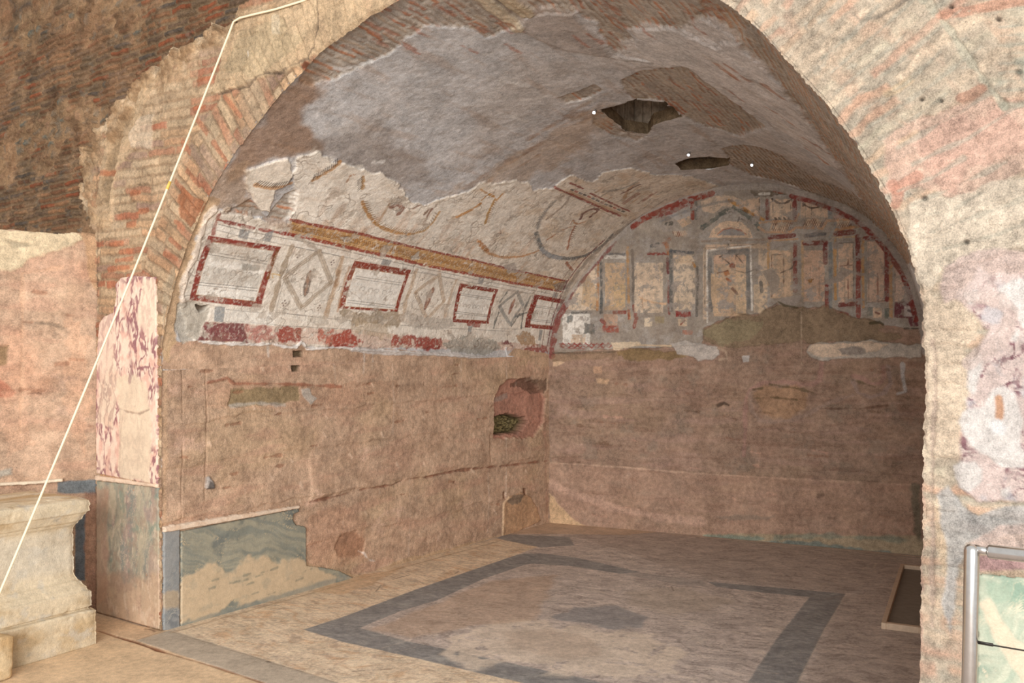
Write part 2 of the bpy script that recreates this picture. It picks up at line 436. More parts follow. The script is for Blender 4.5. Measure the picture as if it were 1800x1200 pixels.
vbrick([(1040, 196), (1062, 200), (1100, 232), (1140, 240), (1120, 248), (1078, 240), (1045, 222)], .02, seed=9)
vbrick([(1238, -40), (1300, 30), (1380, 102), (1470, 205), (1545, 320), (1600, 435), (1625, 520), (1600, 500), (1555, 420), (1500, 330), (1440, 240), (1370, 150), (1300, 80), (1225, 30)], .06, seed=10, cols=[C(190, 150, 120), C(196, 158, 130), C(176, 154, 132), C(184, 148, 122)])

# brown weathered skin near the mouth and the long tan smear
V.poly([(380, 340), (402, 290), (450, 205), (510, 146), (556, 132), (572, 170), (540, 220), (560, 262), (500, 275), (430, 296), (395, 350)], C(158, 124, 96), .8, .05, .18, 2.5, 21)
V.poly([(770, 360), (860, 300), (960, 240), (1050, 190), (1070, 215), (1010, 270), (930, 310), (840, 335)], C(186, 158, 130), .5, .09, .25, 3, 22)
for k in range(26):
    rr = random.Random(k + 1200); x = 800 + rr.random() * 240; y = 345 - (x - 800) * .6 + rr.random() * 50 - 25; V.line([(x, y), (x + 40, y - 26 + rr.random() * 6)], .02 + .04 * rr.random(), [C(176, 140, 108), C(160, 128, 104), C(196, 178, 160)][k % 3], .4, .02, .05, 6, 1210 + k, loss=.1)
V.poly([(560, 250), (640, 220), (740, 260), (760, 320), (700, 330), (620, 300)], C(140, 124, 112), .5, .06, .15, 3, 23)
V.poly([(1140, 40), (1260, 80), (1380, 190), (1480, 300), (1420, 260), (1300, 180), (1200, 118), (1110, 122), (1080, 100)], C(222, 217, 214), .9, .03, .10, 3, 24, h=.012)
V.poly([(1200, 50), (1240, 30), (1300, 80), (1370, 150), (1430, 225), (1480, 300), (1450, 290), (1380, 210), (1320, 200), (1290, 160), (1230, 110)], C(220, 214, 211), .9, .02, .08, 4, 1500, h=.012)
V.poly([(1290, 240), (1345, 228), (1400, 262), (1450, 300), (1500, 345), (1440, 320), (1360, 268)], C(206, 200, 196), .7, .03, .08, 4, 1501, h=.008)
V.poly([(905, 45), (950, 14), (1000, 22), (1050, 62), (1075, 100), (1000, 90), (925, 62)], C(184, 172, 164), .75, .02, .04, 4, 25, h=.014)
for P in ([(590, 125), (612, 124), (650, 112)], [(880, 200), (925, 212), (900, 203)], [(1020, 178), (1050, 172), (1042, 180)], [(1085, 236), (1150, 243), (1170, 236)],
          [(655, 285), (675, 283)], [(880, 140), (930, 150)], [(925, 175), (965, 168)], [(1120, 290), (1160, 276)]):
    V.line(P, .035, C(222, 218, 214), .8, .01, .03, 12, 26, loss=.2)
V.line([(1040, 95), (1075, 88), (1100, 104), (1145, 108)], .012, C(150, 142, 134), .5, .01, .02, 8, 27)
# pale lime ribs beside the mouth of the vault
V.line([(836, -12), (908, 48)], .10, C(214, 198, 172), .85, .01, .02, 9, 28, h=.02)
V.line([(872, -12), (925, 26)], .10, C(196, 178, 150), .85, .01, .02, 9, 29, h=.02)
V.line([(1500, 262), (1530, 312), (1560, 372)], .05, C(205, 196, 180), .8, .01, .02, 9, 30)
for k in range(26):
    rr = random.Random(k + 3); x = 1210 + rr.random() * 300; y = 20 + (x - 1210) * .85 + rr.random() * 110 - 30
    L_ = 20 + rr.random() * 45
    V.line([(x, y), (x + L_, y + L_ * .72)], .02 + .05 * rr.random(), C(204, 194, 186) if k % 3 else C(182, 126, 92), .6, .012, .04, 8, 70 + k, loss=.1)
for k in range(40):   # reddish brick edges showing through the mortar
    rr = random.Random(k + 90)
    x, y = ((600 + rr.random() * 300, rr.random() * 90) if k < 18 else (1000 + rr.random() * 260, rr.random() * 70) if k < 30 else (1170 + rr.random() * 120, 135 + rr.random() * 80))
    V.line([(x, y), (x + 26, y + (14 if k < 18 else 19))], .014 + .016 * rr.random(), C(180, 112, 82), .55, .008, .015, 12, 100 + k, loss=.15)

# ---- plaster field of the painting
PT = [(340, 606), (322, 560), (318, 520), (330, 470), (346, 410), (372, 370), (402, 366), (440, 376), (468, 392), (505, 392), (512, 372), (524, 345), (515, 318), (520, 276),
      (556, 265), (600, 288), (642, 298), (668, 302), (700, 320), (714, 345), (742, 360), (790, 344), (822, 338), (842, 322), (880, 322), (902, 315), (926, 320), (938, 332), (970, 330), (1002, 308),
      (1042, 320), (1060, 302), (1110, 294), (1150, 306), (1215, 308), (1262, 326), (1180, 362), (1120, 398), (1060, 440), (1012, 505), (985, 560), (968, 612)]
sl, al = V.poly(PT, None, 1, .006, .035, 9, 41, ret=True)
n_ = fbm(V.u[sl] * 2, V.v[sl] * 5, 5, 43); n2_ = fbm(V.u[sl] * 7, V.v[sl] * 9, 5, 44, .6)
pc = PLAS + (C(222, 198, 170) - PLAS) * (sm(0, .5, n_) * .6)[..., None]
pc = pc + (C(196, 182, 166) - pc) * (sm(.05, .5, n2_) * .55)[..., None]
V.col[sl] = V.col[sl] * (1 - al[..., None]) + pc * al[..., None]; V.H[sl] += .013 * al; V.F[sl] = al * .6
V.poly([(428, 300), (470, 285), (506, 278), (513, 300), (510, 320), (484, 334), (474, 372), (458, 370), (440, 345), (430, 325)], C(238, 226, 210), 1, .006, .02, 12, 45, h=.016, f=.6)
# lower zone is paler and smoother
V.poly([(340, 604), (350, 420), (380, 385), (1000, 492), (968, 612)], C(246, 238, 226), .7, .02, .03, 6, 46)
vbrick([(402, 372), (440, 350), (470, 380), (500, 340), (522, 335), (518, 372), (500, 388), (468, 384), (430, 378)], .02, seed=12)
V.poly([(514, 382), (522, 278), (556, 268), (600, 292), (660, 304), (712, 346), (742, 362), (790, 350), (850, 330), (930, 322), (900, 400), (800, 420), (700, 424), (600, 400)], C(248, 240, 228), .65, .02, .08, 5, 1502)
# grey repairs with raised rim
def patch(P, col=GREYW, a=.9, warp=.02, h=-.004, seed=47, f=.3): V.poly(P, col, a, .006, warp, 14, seed, h=h, f=f)
# stains running down the drum
for k in range(60):
    rr = random.Random(k + 300); x = 560 + rr.random() * 420; y = 330 + (x - 560) * .22 + rr.random() * 60; L_ = 20 + rr.random() * 50
    V.line([(x, y), (x - L_ * .75, y + L_)], .02 + .05 * rr.random(), [C(206, 150, 104), C(186, 140, 104), C(178, 158, 140), C(206, 176, 146)][k % 4], .26, .02, .04, 6, 310 + k, loss=.15, lf=8)
# upper red rule / ochre key band / lower red rule
U1 = [(511, 386), (570, 397), (626, 408), (700, 427), (767, 442), (848, 460), (900, 473), (996, 493)]
L1 = [(500, 408), (541, 417), (620, 436), (700, 453), (729, 461), (837, 483), (900, 496), (985, 511)]
V.poly(U1 + L1[::-1], C(210, 164, 104), .9, .006, .012, 12, 50, loss=.22, lf=12, f=.6)
mid = [((a[0] + b[0]) / 2, (a[1] + b[1]) / 2) for a, b in zip(U1, L1)]
V.line(mid, .035, OCHD, .55, .01, .012, 16, 51, loss=.25)
pu = V.pts(U1); pl = V.pts(L1)
for k in range(150):
    t = k / 150; i = t * 7; j = int(i); fr = i - j
    a = pu[j] * (1 - fr) + pu[min(j + 1, 7)] * fr; b = pl[j] * (1 - fr) + pl[min(j + 1, 7)] * fr
    q = [a * .68 + b * .32, a * .34 + b * .66]; 
    V.line(q, .006, C(110, 72, 40), .7, uv=True, loss=.25); 
    if k % 2: V.line([q[0], q[0] + [.03, 0]], .006, C(110, 72, 40), .7, uv=True, loss=.2)
    else: V.line([q[1], q[1] + [.03, 0]], .006, C(110, 72, 40), .7, uv=True, loss=.2)
for a, b in ((.12, .88), (.22, .78)):
    V.line([x * (1 - a) + y * a for x, y in zip(pu, pl)], .005, OCHD, .6, uv=True); V.line([x * (1 - b) + y * b for x, y in zip(pu, pl)], .005, OCHD, .6, uv=True)
V.line(U1, .026, C(152, 72, 58), .95, .004, .008, 14, 52, loss=.24, f=.7)
V.line(L1, .030, C(160, 72, 54), .95, .004, .008, 14, 53, loss=.24, f=.7)
V.line([(383, 385), (420, 394), (462, 403), (478, 405), (516, 413)], .026, C(150, 60, 50), .9, .004, .01, 12, 54, loss=.2, f=.7)
V.line([(370, 425), (376, 398), (384, 376)], .03, C(160, 80, 66), .8, .006, .01, 12, 55, loss=.2)
# white cell strip with thin rules and grey blocks
W1 = [(384, 393), (421, 402), (480, 414), (541, 425), (700, 461), (837, 490), (975, 517)]; W2 = [(380, 403), (419, 413), (480, 425), (541, 437), (700, 470), (837, 497), (972, 522)]
V.poly(W1 + W2[::-1], WHT, .55, .004, f=.8)
V.line(W1, .006, INK, .7, .003, loss=.14, f=.8); V.line(W2, .006, INK, .55, .003, loss=.2, f=.8)
for P in ([(421, 401), (438, 405), (433, 420), (417, 415)], [(672, 453), (687, 456), (681, 467), (668, 464)], [(841, 486), (850, 488), (846, 499), (838, 497)], [(972, 512), (981, 514), (977, 523), (969, 521)], [(465, 408), (480, 404), (474, 424), (460, 420)]):
    V.poly(P, C(150, 150, 150), .85, .005, .006, 20, 56, loss=.1)
# bottom red frieze
V.poly([(359, 566), (426, 568), (480, 573), (633, 580), (771, 596), (930, 603), (966, 607), (966, 618), (930, 617), (771, 613), (624, 610), (525, 604), (345, 598)], C(214, 176, 156), .6, .006, .02, 10, 57, loss=.18)
V.poly([(359, 566), (428, 568), (434, 602), (345, 598)], MAR, .9, .006, .015, 12, 58, loss=.12, lf=8, f=.5)
for k, P in enumerate(([(488, 574), (524, 577), (526, 602), (486, 600)], [(590, 582), (612, 580), (634, 600), (622, 611), (590, 608), (578, 590)], [(690, 589), (722, 590), (724, 611), (686, 608)], [(724, 590), (772, 594), (776, 615), (728, 612)],
                       [(560, 578), (585, 582), (580, 604), (556, 602)], [(430, 570), (488, 574), (484, 600), (430, 600)], [(882, 599), (897, 600), (899, 608), (884, 607)], [(925, 606), (964, 608), (962, 618), (922, 616)])):
    V.poly(P, [RED, C(170, 60, 40), C(164, 66, 52), C(160, 60, 48), C(190, 110, 90), C(190, 130, 120), MAR, C(170, 100, 90)][k], .9, .012, .05, 9, 60 + k, loss=[.2, .1, .2, .2, .4, .42, 0, .2][k], lf=10)
V.line([(396, 564), (440, 566), (500, 572), (634, 579), (680, 586)], .006, INK, .6, .003, loss=.15)
V.line([(484, 548), (568, 558), (635, 565), (690, 570), (800, 577), (900, 582)], .006, INK, .6, .003, loss=.2)
V.poly([(396, 541), (480, 550), (480, 572), (393, 564)], WHT, .6, .004); V.line([(396, 543), (458, 549)], .005, INK, .5)
V.poly([(377, 537), (395, 538), (391, 565), (374, 565)], C(152, 156, 158), .9, .005, .006, 18, 75, loss=.1)
V.poly([(822, 572), (829, 573), (826, 592), (820, 592)], C(150, 154, 156), .8, .005); V.poly([(948, 579), (953, 580), (950, 598), (945, 598)], C(140, 144, 146), .8, .005)
# panel 1
framed(V, [(365, 412), (493, 432), (457, 541), (331, 527)], [(373, 424), (480, 440), (448, 529), (343, 517)], C(148, 68, 58))
V.line([(486, 440), (470, 487)], .035, C(136, 86, 46), .8, .006, .01, 12, 76)
V.poly([(375, 426), (478, 441), (470, 470), (364, 455)], C(206, 196, 182), .6, .02, .04, 8, 77); V.poly([(360, 465), (460, 480), (452, 505), (350, 492)], C(200, 192, 180), .6, .02, .04, 8, 78)
V.poly([(424, 462), (458, 466), (455, 476), (426, 474)], C(176, 170, 160), .9, .006, .01, 10, 79)
dline(V, (361, 440), (468, 458), 5, INK, .005); dline(V, (348, 495), (451, 506), 4.5, INK, .005, .85)
scroll(V, (354, 472), (456, 487), 7, .035, C(110, 96, 86), .007)
# panel 2
framed(V, [(622, 456), (722, 473), (697, 548), (592, 541)], [(624, 469), (712, 483), (692, 543), (604, 537)], C(148, 68, 52), .3)
V.line([(613, 468), (592, 545)], .03, C(190, 140, 100), .6, .006, .01, 12, 80, loss=.1)
dline(V, (625, 484), (705, 496), 4, INK, .005); dline(V, (609, 526), (696, 537), 4, INK, .005); scroll(V, (630, 506), (690, 516), 5, .03, C(110, 92, 84), .007)
V.poly([(590, 543), (640, 550), (700, 545), (716, 556), (700, 572), (640, 572), (600, 558)], C(168, 150, 126), .8, .012, .06, 7, 81, h=-.008)
V.poly([(612, 560), (684, 565), (684, 592), (640, 590), (615, 578)], C(200, 178, 150), .6, .012, .06, 7, 82)
# panel 3
framed(V, [(807, 496), (875, 507), (858, 569), (794, 566)], [(812, 504), (867, 513), (854, 563), (800, 560)], C(148, 62, 50), .2)
dline(V, (806, 514), (864, 523), 3, INK, .006); dline(V, (796, 546), (855, 553), 3, INK, .006); scroll(V, (801, 535), (852, 541), 6, .03, C(90, 76, 72), .008)
V.poly([(818, 565), (844, 567), (842, 575), (820, 571)], RED, .8, .006, .012, 12, 83)
# panel 4
framed(V, [(939, 516), (994, 526), (974, 580), (921, 575)], [(945, 525), (988, 533), (970, 572), (931, 569)], C(148, 52, 42), .1)
dline(V, (940, 536), (984, 542), 2.6, INK, .006); dline(V, (931, 560), (968, 564), 2.6, INK, .006); scroll(V, (936, 548), (978, 554), 5, .03, C(100, 84, 80), .008)
# diamond panels
def diamond(tl, tr, br, bl, top, lf_, bot, rt, fa, fb, bandc, figc, k, ink=INK):
    V.line([tl, tr, br, bl], .005, ink, .6, .003, closed=True, loss=.1)
    for a, b in ((top, lf_), (lf_, bot), (bot, rt), (rt, top)):
        V.line([a, b], .044, bandc, .7, .006, .008, 14, 90 + k, loss=.12)
        pa, pb = np.array(V.at(*a)), np.array(V.at(*b)); d = pb - pa; n = np.array([-d[1], d[0]]) / np.hypot(*d)
        for o in (-.022, 0, .020): V.line([pa + n * o, pb + n * o], .004, C(110, 90, 76), .6, uv=True, loss=.15)
    a = np.array(V.at(*fa)); b = np.array(V.at(*fb)); d = b - a; n = np.array([-d[1], d[0]]) * .16
    E_ = [a + d * (.5 - .5 * math.cos(t)) + n * math.sin(t) * 1.0 for t in np.linspace(0, 2 * math.pi, 18)[:-1]]
    V.poly(E_, figc, .85, .008, .012, 18, 91 + k, uv=True); V.line([a + d * .1, a + d * .9], .025, C(196, 150, 120), .55, .008, .02, 18, 95 + k, uv=True, loss=.2)
    V.line([a + d * .18, a + d * .22], .035, C(206, 166, 140), .7, .006, uv=True)
diamond((519, 433), (597, 449), (569, 558), (484, 548), (559, 440), (499, 486), (528, 540), (581, 495), (545, 473), (534, 520), C(190, 172, 150), C(108, 90, 80), 0)
diamond((740, 476), (805, 490), (783, 567), (718, 562), (771, 482), (729, 512), (749, 561), (779, 528), (761, 503), (745, 544), C(208, 184, 158), C(124, 64, 48), 1)
diamond((886, 508), (927, 515), (915, 578), (866, 577), (908, 512), (877, 537), (896, 570), (918, 535), (904, 524), (893, 552), C(150, 154, 152), C(130, 58, 50), 2)
for x, y, r in ((523, 447, .016), (583, 460, .016), (498, 532, .016), (559, 540, .016), (743, 489, .012), (782, 496, .012), (724, 555, .012), (768, 558, .012), (880, 565, .01), (921, 527, .01)): rosette(V, x, y, r, C(90, 56, 46))
V.line([(512, 430), (506, 445), (495, 474), (487, 500), (483, 520), (476, 543)], .05, C(172, 152, 128), .8, .006, .02, 10, 98, h=.003)
V.line([(520, 415), (549, 430), (556, 438)], .035, C(168, 154, 140), .7, .006, .02, 10, 99)
V.line([(600, 452), (592, 490), (578, 530), (570, 556)], .06, C(202, 166, 128), .7, .01, .02, 8, 102, loss=.1); V.line([(594, 476), (588, 500)], .04, C(150, 110, 74), .6, .01, .01, 8, 103)
V.line([(730, 474), (722, 500), (712, 528), (708, 560)], .05, C(198, 164, 128), .6, .012, .02, 8, 104, loss=.15)
V.line([(800, 492), (790, 520), (780, 560)], .05, C(196, 160, 124), .55, .012, .02, 8, 105, loss=.2)
for a, b in (((905, 556), (925, 548)), ((915, 575), (925, 530)), ((867, 575), (876, 550)), ((890, 512), (878, 530)), ((922, 545), (931, 520)), ((898, 572), (912, 552))): V.line([a, b], .028, C(84, 92, 92), .75, .008, .015, 12, 106, loss=.15)
V.line([(491, 482), (476, 480), (478, 487)], .012, C(220, 180, 110), .8)
patch([(700, 560), (716, 545), (740, 556), (790, 560), (800, 572), (770, 580), (720, 574)], C(200, 190, 178), .8)
patch([(540, 556), (570, 553), (578, 570), (556, 575)], C(206, 196, 182), .7)
patch([(775, 603), (820, 588), (870, 598), (880, 612), (850, 625), (790, 616)], C(170, 166, 156), .85, .03)
patch([(905, 590), (920, 582), (938, 590), (942, 606), (915, 606)], C(180, 140, 98), .8, .03)
patch([(595, 414), (612, 414), (604, 424)], GREYW, .9); patch([(720, 450), (735, 441), (734, 454), (724, 457)], GREYW, .9)
patch([(885, 466), (905, 460), (910, 476), (892, 480)], C(186, 176, 168), .8); patch([(970, 500), (995, 492), (1000, 506), (978, 512)], C(128, 124, 122), .7)
patch([(460, 382), (478, 398), (510, 404), (512, 392), (480, 384)], C(186, 160, 140), .7)
patch([(436, 398), (500, 384), (512, 392), (470, 402)], C(196, 176, 160), .5)
# garlands of the upper zone
def garland(P, wd, col, spikes=0, sc_=C(120, 84, 50), sd=1, a=.85):
    q, L_ = smooth_curve(V.pts(P), 60)
    V.line(q[::2], wd, col, a, .006, .012, 20, 120, uv=True, loss=.1, f=.5)
    if spikes:
        spikes = int(spikes * 1.5)
        for k in range(spikes):
            i = int(k / spikes * 58); d = q[i + 1] - q[i]; d /= np.hypot(*d) + 1e-9; n = np.array([-d[1], d[0]]) * sd
            V.line([q[i], q[i] + n * .045 + d * .026], .008, sc_, .85, .003, uv=True)
garland([(635, 353), (641, 367), (650, 381), (662, 394), (680, 403), (700, 408), (722, 410)], .03, OCH, 18, C(140, 104, 60), 1)
garland([(722, 410), (745, 403), (760, 388), (771, 370)], .028, C(206, 164, 110), 8)
garland([(549, 314), (570, 302), (597, 284)], .035, C(190, 140, 84), 8, INK); garland([(446, 323), (480, 328), (512, 322)], .03, C(206, 160, 116), 10, INK)
garland([(637, 308), (636, 330)], .03, C(190, 146, 90), 5, INK, -1); garland([(608, 318), (614, 308), (624, 304)], .02, C(170, 120, 80))
garland([(797, 381), (820, 371), (843, 357)], .04, C(196, 136, 60)); garland([(846, 350), (858, 340), (866, 342), (872, 350), (880, 340), (888, 335)], .02, OCH)
garland([(868, 350), (858, 370), (852, 392)], .03, C(190, 144, 70), 8, OCHD); garland([(866, 344), (848, 334), (842, 330)], .018, OCH)
garland([(838, 420), (848, 436), (866, 447), (890, 451), (920, 448), (948, 438)], .03, C(204, 152, 104)); garland([(842, 424), (856, 440)], .04, C(176, 118, 64))
garland([(663, 390), (674, 372), (684, 356)], .03, C(200, 170, 140)); garland([(745, 375), (752, 366)], .03, BRN); garland([(688, 362), (699, 358), (706, 366), (700, 374)], .05, C(150, 100, 80)); 
garland([(744, 392), (750, 378), (758, 366)], .03, C(150, 110, 90)); garland([(724, 366), (740, 358)], .02, C(150, 110, 90))
garland([(941, 408), (948, 428), (958, 444), (985, 452), (1010, 452), (1035, 444), (1058, 430), (1078, 408)], .055, C(112, 118, 120), 34, C(92, 96, 98), -1)
garland([(950, 436), (966, 448), (985, 452)], .05, C(176, 180, 184)); garland([(945, 400), (952, 380), (975, 352)], .05, C(140, 138, 134), 12, C(120, 116, 114), 1, .6)
garland([(1007, 396), (990, 402), (958, 421)], .02, C(186, 120, 66)); garland([(1009, 396), (1001, 415), (996, 438)], .03, C(176, 104, 64), 8, C(120, 66, 40)); garland([(1002, 392), (1007, 386), (1012, 392), (1028, 388)], .02, C(180, 120, 60))
garland([(994, 460), (1005, 474)], .04, C(170, 100, 66)); garland([(1020, 383), (1024, 374), (1040, 366), (1050, 368), (1036, 380)], .045, C(110, 56, 52))
garland([(1000, 345), (990, 360), (960, 385)], .04, C(124, 100, 84), 0, INK, 1, .6); garland([(1120, 320), (1105, 330), (1095, 350)], .05, C(180, 128, 70), 0, INK, 1, .6); garland([(1092, 338), (1125, 322)], .03, C(110, 60, 56))
garland([(1060, 335), (1090, 330), (1120, 318)], .04, C(126, 132, 134), 0, INK, 1, .6)
for a, b, w_ in (((975, 328), (1090, 378), .032), ((1002, 320), (1024, 330), .026), ((1037, 338), (1106, 370), .026)): V.line([a, b], w_, C(146, 56, 46), .9, .005, .01, 12, 130, loss=.1, f=.5)
V.line([(1000, 335), (1100, 378)], .035, C(190, 150, 110), .6, .006)
for k in range(13):
    t = k / 13; x, y = 1003 + 97 * t, 331 + 41 * t; V.line([(x, y), (x + 4, y + 2)], .026, [INK, C(170, 80, 60), SLATE][k % 3], .8, .004)
V.line([(985, 333), (1080, 381)], .006, INK, .6)
for k in range(12):
    rr = random.Random(k + 500); x = 1050 + rr.random() * 150; y = 320 + rr.random() * 30
    V.line([(x, y), (x - 25, y + 17)], .012 + .03 * rr.random(), [C(160, 150, 140), C(150, 80, 60), C(190, 150, 110)][k % 3], .6, .01, .02, 10, 510 + k, loss=.15)
# worn dark mouldings where the drum meets the end wall
Ecurve = [(966, 612), (974, 570), (986, 532), (1004, 492), (1030, 458), (1065, 424), (1100, 398), (1160, 364), (1246, 334)]
V.line(Ecurve, .09, C(150, 140, 132), .7, .02, .03, 8, 131, loss=.12)
V.line([(x - 5, y - 3) for x, y in Ecurve[:6]], .03, MAR, .85, .008, .012, 10, 132, loss=.15); V.line([(x - 14, y - 6) for x, y in Ecurve[:5]], .02, C(130, 86, 66), .7, .01, .01, 10, 133, loss=.2)
# cracks and plaster losses over the whole painted field
ls = sm(.30, .36, fbm(V.u[sl] * 4.2, V.v[sl] * 6, 6, 140, .62)) * al
V.put(sl, ls * .75, C(200, 188, 174), -.004, .2)
cr = 1 - sm(.004, .014, np.abs(fbm(V.u[sl] * 1.6, V.v[sl] * 1.6, 4, 141, .6)))
V.put(sl, cr * al * .55, C(120, 96, 80), -.006)
fw = sm(.0, .5, fbm(V.u[sl] * 26, V.v[sl] * 26, 3, 143, .6)) * al; V.put(sl, fw * .10, C(210, 196, 178))
sc1 = sm(.16, .30, fbm(V.u[sl] * 34, V.v[sl] * 30, 4, 145, .65)) * al; V.put(sl, sc1 * .42, C(226, 214, 200))
sc2 = .8 * sm(.05, .4, fbm(V.u[sl] * 3 + V.v[sl] * 1.4, V.v[sl] * 11, 5, 146, .65)) * al; V.put(sl, sc2 * .22, C(186, 156, 128))
sc3 = sm(.02, .0, np.abs(fbm(V.u[sl] * 9, V.v[sl] * 5, 3, 147))) * sm(.0, .3, fbm(V.u[sl] * 2, V.v[sl] * 2, 3, 148)) * al; V.put(sl, sc3 * .4, C(240, 232, 220))
# pink mortar below the painting with the white lime fillet
low = [(330, 602), (345, 598), (430, 603), (500, 604), (524, 610), (529, 600), (536, 612), (620, 612), (700, 614), (780, 622), (820, 627), (884, 632), (905, 612), (968, 622), (968, 660), (330, 650)]
lsl, lal = V.poly([(300, 600)] + low[1:] + [(280, 650)], None, 1, .005, .01, 12, 150, ret=True)
PV = Surf(P_vault, V.U[lsl[1]], V.V[lsl[0]]); 
class _S: pass
s2 = _S(); s2.u, s2.v = V.u[lsl], V.v[lsl]; s2.col = np.zeros(s2.u.shape + (3,)); s2.H = np.zeros(s2.u.shape); pink_wall(s2, vo=2.1)
V.col[lsl] = V.col[lsl] * (1 - lal[..., None]) + s2.col * lal[..., None]; V.H[lsl] = V.H[lsl] * (1 - lal) + s2.H * lal; V.F[lsl] *= 1 - lal
V.line([(350, 599), (372, 602), (430, 605), (482, 605), (498, 609), (520, 610), (527, 600), (532, 604), (538, 614), (600, 610), (622, 614), (700, 617), (740, 621), (800, 625), (880, 632)], .022, C(238, 232, 226), .95, .005, .012, 10, 151, h=.014, f=.6)
V.line([(620, 614), (690, 620), (780, 622), (878, 631)], .045, C(214, 208, 204), .8, .006, .015, 8, 152, h=.008, f=.4)
V.line([(888, 612), (892, 626), (915, 632)], .03, C(226, 224, 224), .9, .006, .01, 8, 153, h=.01)
V.poly([(282, 640), (292, 540), (300, 470), (318, 420), (340, 372), (366, 345), (384, 352), (370, 372), (346, 412), (330, 470), (318, 520), (310, 600), (300, 640)], C(206, 174, 138), .95, .01, .04, 6, 1300, f=0)
V.poly([(366, 345), (392, 300), (430, 290), (440, 340), (434, 372), (402, 366), (372, 370)], C(176, 148, 122), .75, .03, .08, 6, 1301)
V.poly([(515, 617), (532, 617), (534, 627), (516, 627)], C(110, 94, 72), .95, .006, .006, 14, 174, h=-.05)
for x_, y0_, y1_ in ((470, 608, 626), (640, 618, 636), (655, 620, 640), (890, 634, 650)): V.line([(x_, y0_), (x_ + 1, y1_)], .02, C(222, 212, 202), .6, .01, .015, 6, 1302)
# broken front lip beside the first panel
V.line([(378, 366), (362, 380), (352, 410), (343, 450), (326, 480), (318, 520), (322, 535)], .035, C(232, 216, 200), .9, .008, .02, 8, 154, h=.012)
V.poly([(312, 535), (330, 528), (352, 532), (368, 535), (362, 560), (346, 598), (320, 606), (308, 570)], C(196, 188, 174), .85, .01, .03, 8, 155, h=-.01)
V.poly([(344, 535), (356, 538), (366, 536), (360, 545), (350, 550)], C(120, 104, 88), .9, .006, .01, h=-.05)
HOLES = [[(1057, 193), (1085, 186), (1117, 176), (1167, 181), (1198, 205), (1147, 220), (1138, 236), (1100, 230)], [(1187, 287), (1215, 278), (1245, 275), (1281, 279), (1280, 290), (1250, 297), (1200, 299)]]
for Hh in HOLES:
    hsl, hal = V.poly(Hh, None, 1, .004, .02, 8, 160, ret=True); V.K[hsl] &= hal < .5
    V.line([Hh[0], Hh[1], Hh[2], Hh[3]], .03, C(110, 96, 84), .5, .01)
    V.line(Hh[4:], .035, C(206, 200, 192), .7, .01, .02, 10, 161)
V.F[:] = np.clip(V.F, 0, 1)
vault = struct(grid_mesh('ceiling', V, mat=MAT['vault'], skirt=0))

# =================================================================== LEFT WALL
Lw = Surf(P_left, seg(0, .0075, 5.70), seg(0, .0075, 2.1)); pink_wall(Lw)
Lw.poly([(365, 672), (420, 668), (560, 676), (700, 668), (700, 700), (560, 716), (500, 718), (362, 716)], C(200, 160, 132), .4, .01, .03, 6, 170, h=-.016)
Lw.poly([(404, 682), (525, 679), (528, 706), (430, 714), (404, 710)], OLIVE, .8, .01, .03, 7, 171, h=-.01)
Lw.line([(366, 672), (400, 664), (412, 674), (500, 674), (600, 680)], .02, C(170, 112, 88), .8, .01, .02, 7, 172, h=.012)
Lw.line([(405, 713), (450, 708), (500, 712)], .03, GREYW, .6, .01, .02, 7, 173, loss=.1)
for P in ([(515, 619), (532, 619), (534, 627), (516, 627)], [(513, 640), (529, 639), (528, 652), (514, 653)]): Lw.poly(P, C(110, 94, 72), .95, .006, .006, 14, 174, h=-.05)
Lw.poly([(530, 684), (546, 682), (548, 694), (556, 700), (545, 712), (534, 698)], GREYW, .8, .006, .015, 9, 175, h=.006)
Lw.line([(470, 610), (478, 640), (474, 630)], .03, C(214, 206, 200), .7, .01, .015, 9, 176, h=.008)
Lw.line([(320, 620), (320, 780), (318, 920)], .01, PINKD, .8, .006, .01, 3, 177, h=-.012); Lw.line([(362, 640), (363, 720), (361, 800), (360, 890)], .01, PINKD, .7, .006, .01, 3, 178, h=-.012)
Lw.line([(290, 630), (288, 920)], .035, C(222, 186, 152), .7, .015, .01, 3, 179)
Lw.line([(325, 632), (345, 614), (380, 612)], .01, PINKD, .7, .006, .01, 6, 180, h=-.008)
Lw.line([(545, 882), (600, 870), (625, 862), (660, 856), (690, 852), (712, 842), (750, 838), (800, 828), (850, 822), (890, 818), (962, 810)], .016, C(150, 100, 76), .75, .008, .02, 5, 181, h=-.026)
Lw.poly([(545, 878), (625, 856), (700, 842), (800, 820), (860, 812), (860, 760), (545, 800)], None, 1, .02, .02, 5, 182, h=.012)
Lw.poly([(361, 838), (366, 836), (375, 848), (377, 858), (361, 858)], C(196, 188, 182), .9, .005, .004, 12, 183, h=.02); Lw.poly([(366, 845), (375, 850), (376, 859), (363, 860)], C(112, 104, 100), .9, .005, h=.004)
Lw.poly([(600, 935), (625, 932), (642, 950), (636, 975), (600, 980), (585, 965)], C(150, 112, 86), .7, .02, .04, 6, 184, h=-.02)
Lw.poly([(536, 930), (560, 900), (600, 890), (640, 920), (640, 985), (600, 1000), (540, 990)], C(198, 146, 118), .35, .06, .10, 4, 185)
Lw.line([(632, 968), (640, 972), (650, 984), (660, 986)], .016, C(232, 216, 204), .8, .006, .02, 8, 186, loss=.1)
for x, y0, y1, a in ((890, 640, 870, .55), (640, 612, 655, .6), (655, 618, 650, .6), (720, 830, 975, .3), (858, 830, 935, .4), (690, 640, 760, .3), (810, 620, 700, .3), (588, 620, 700, .25), (430, 860, 930, .2)):
    Lw.line([(x, y0), (x + 1, (y0 + y1) / 2), (x - 1, y1)], .014, C(230, 208, 188), a, .01, .015, 4, 190, loss=.2)
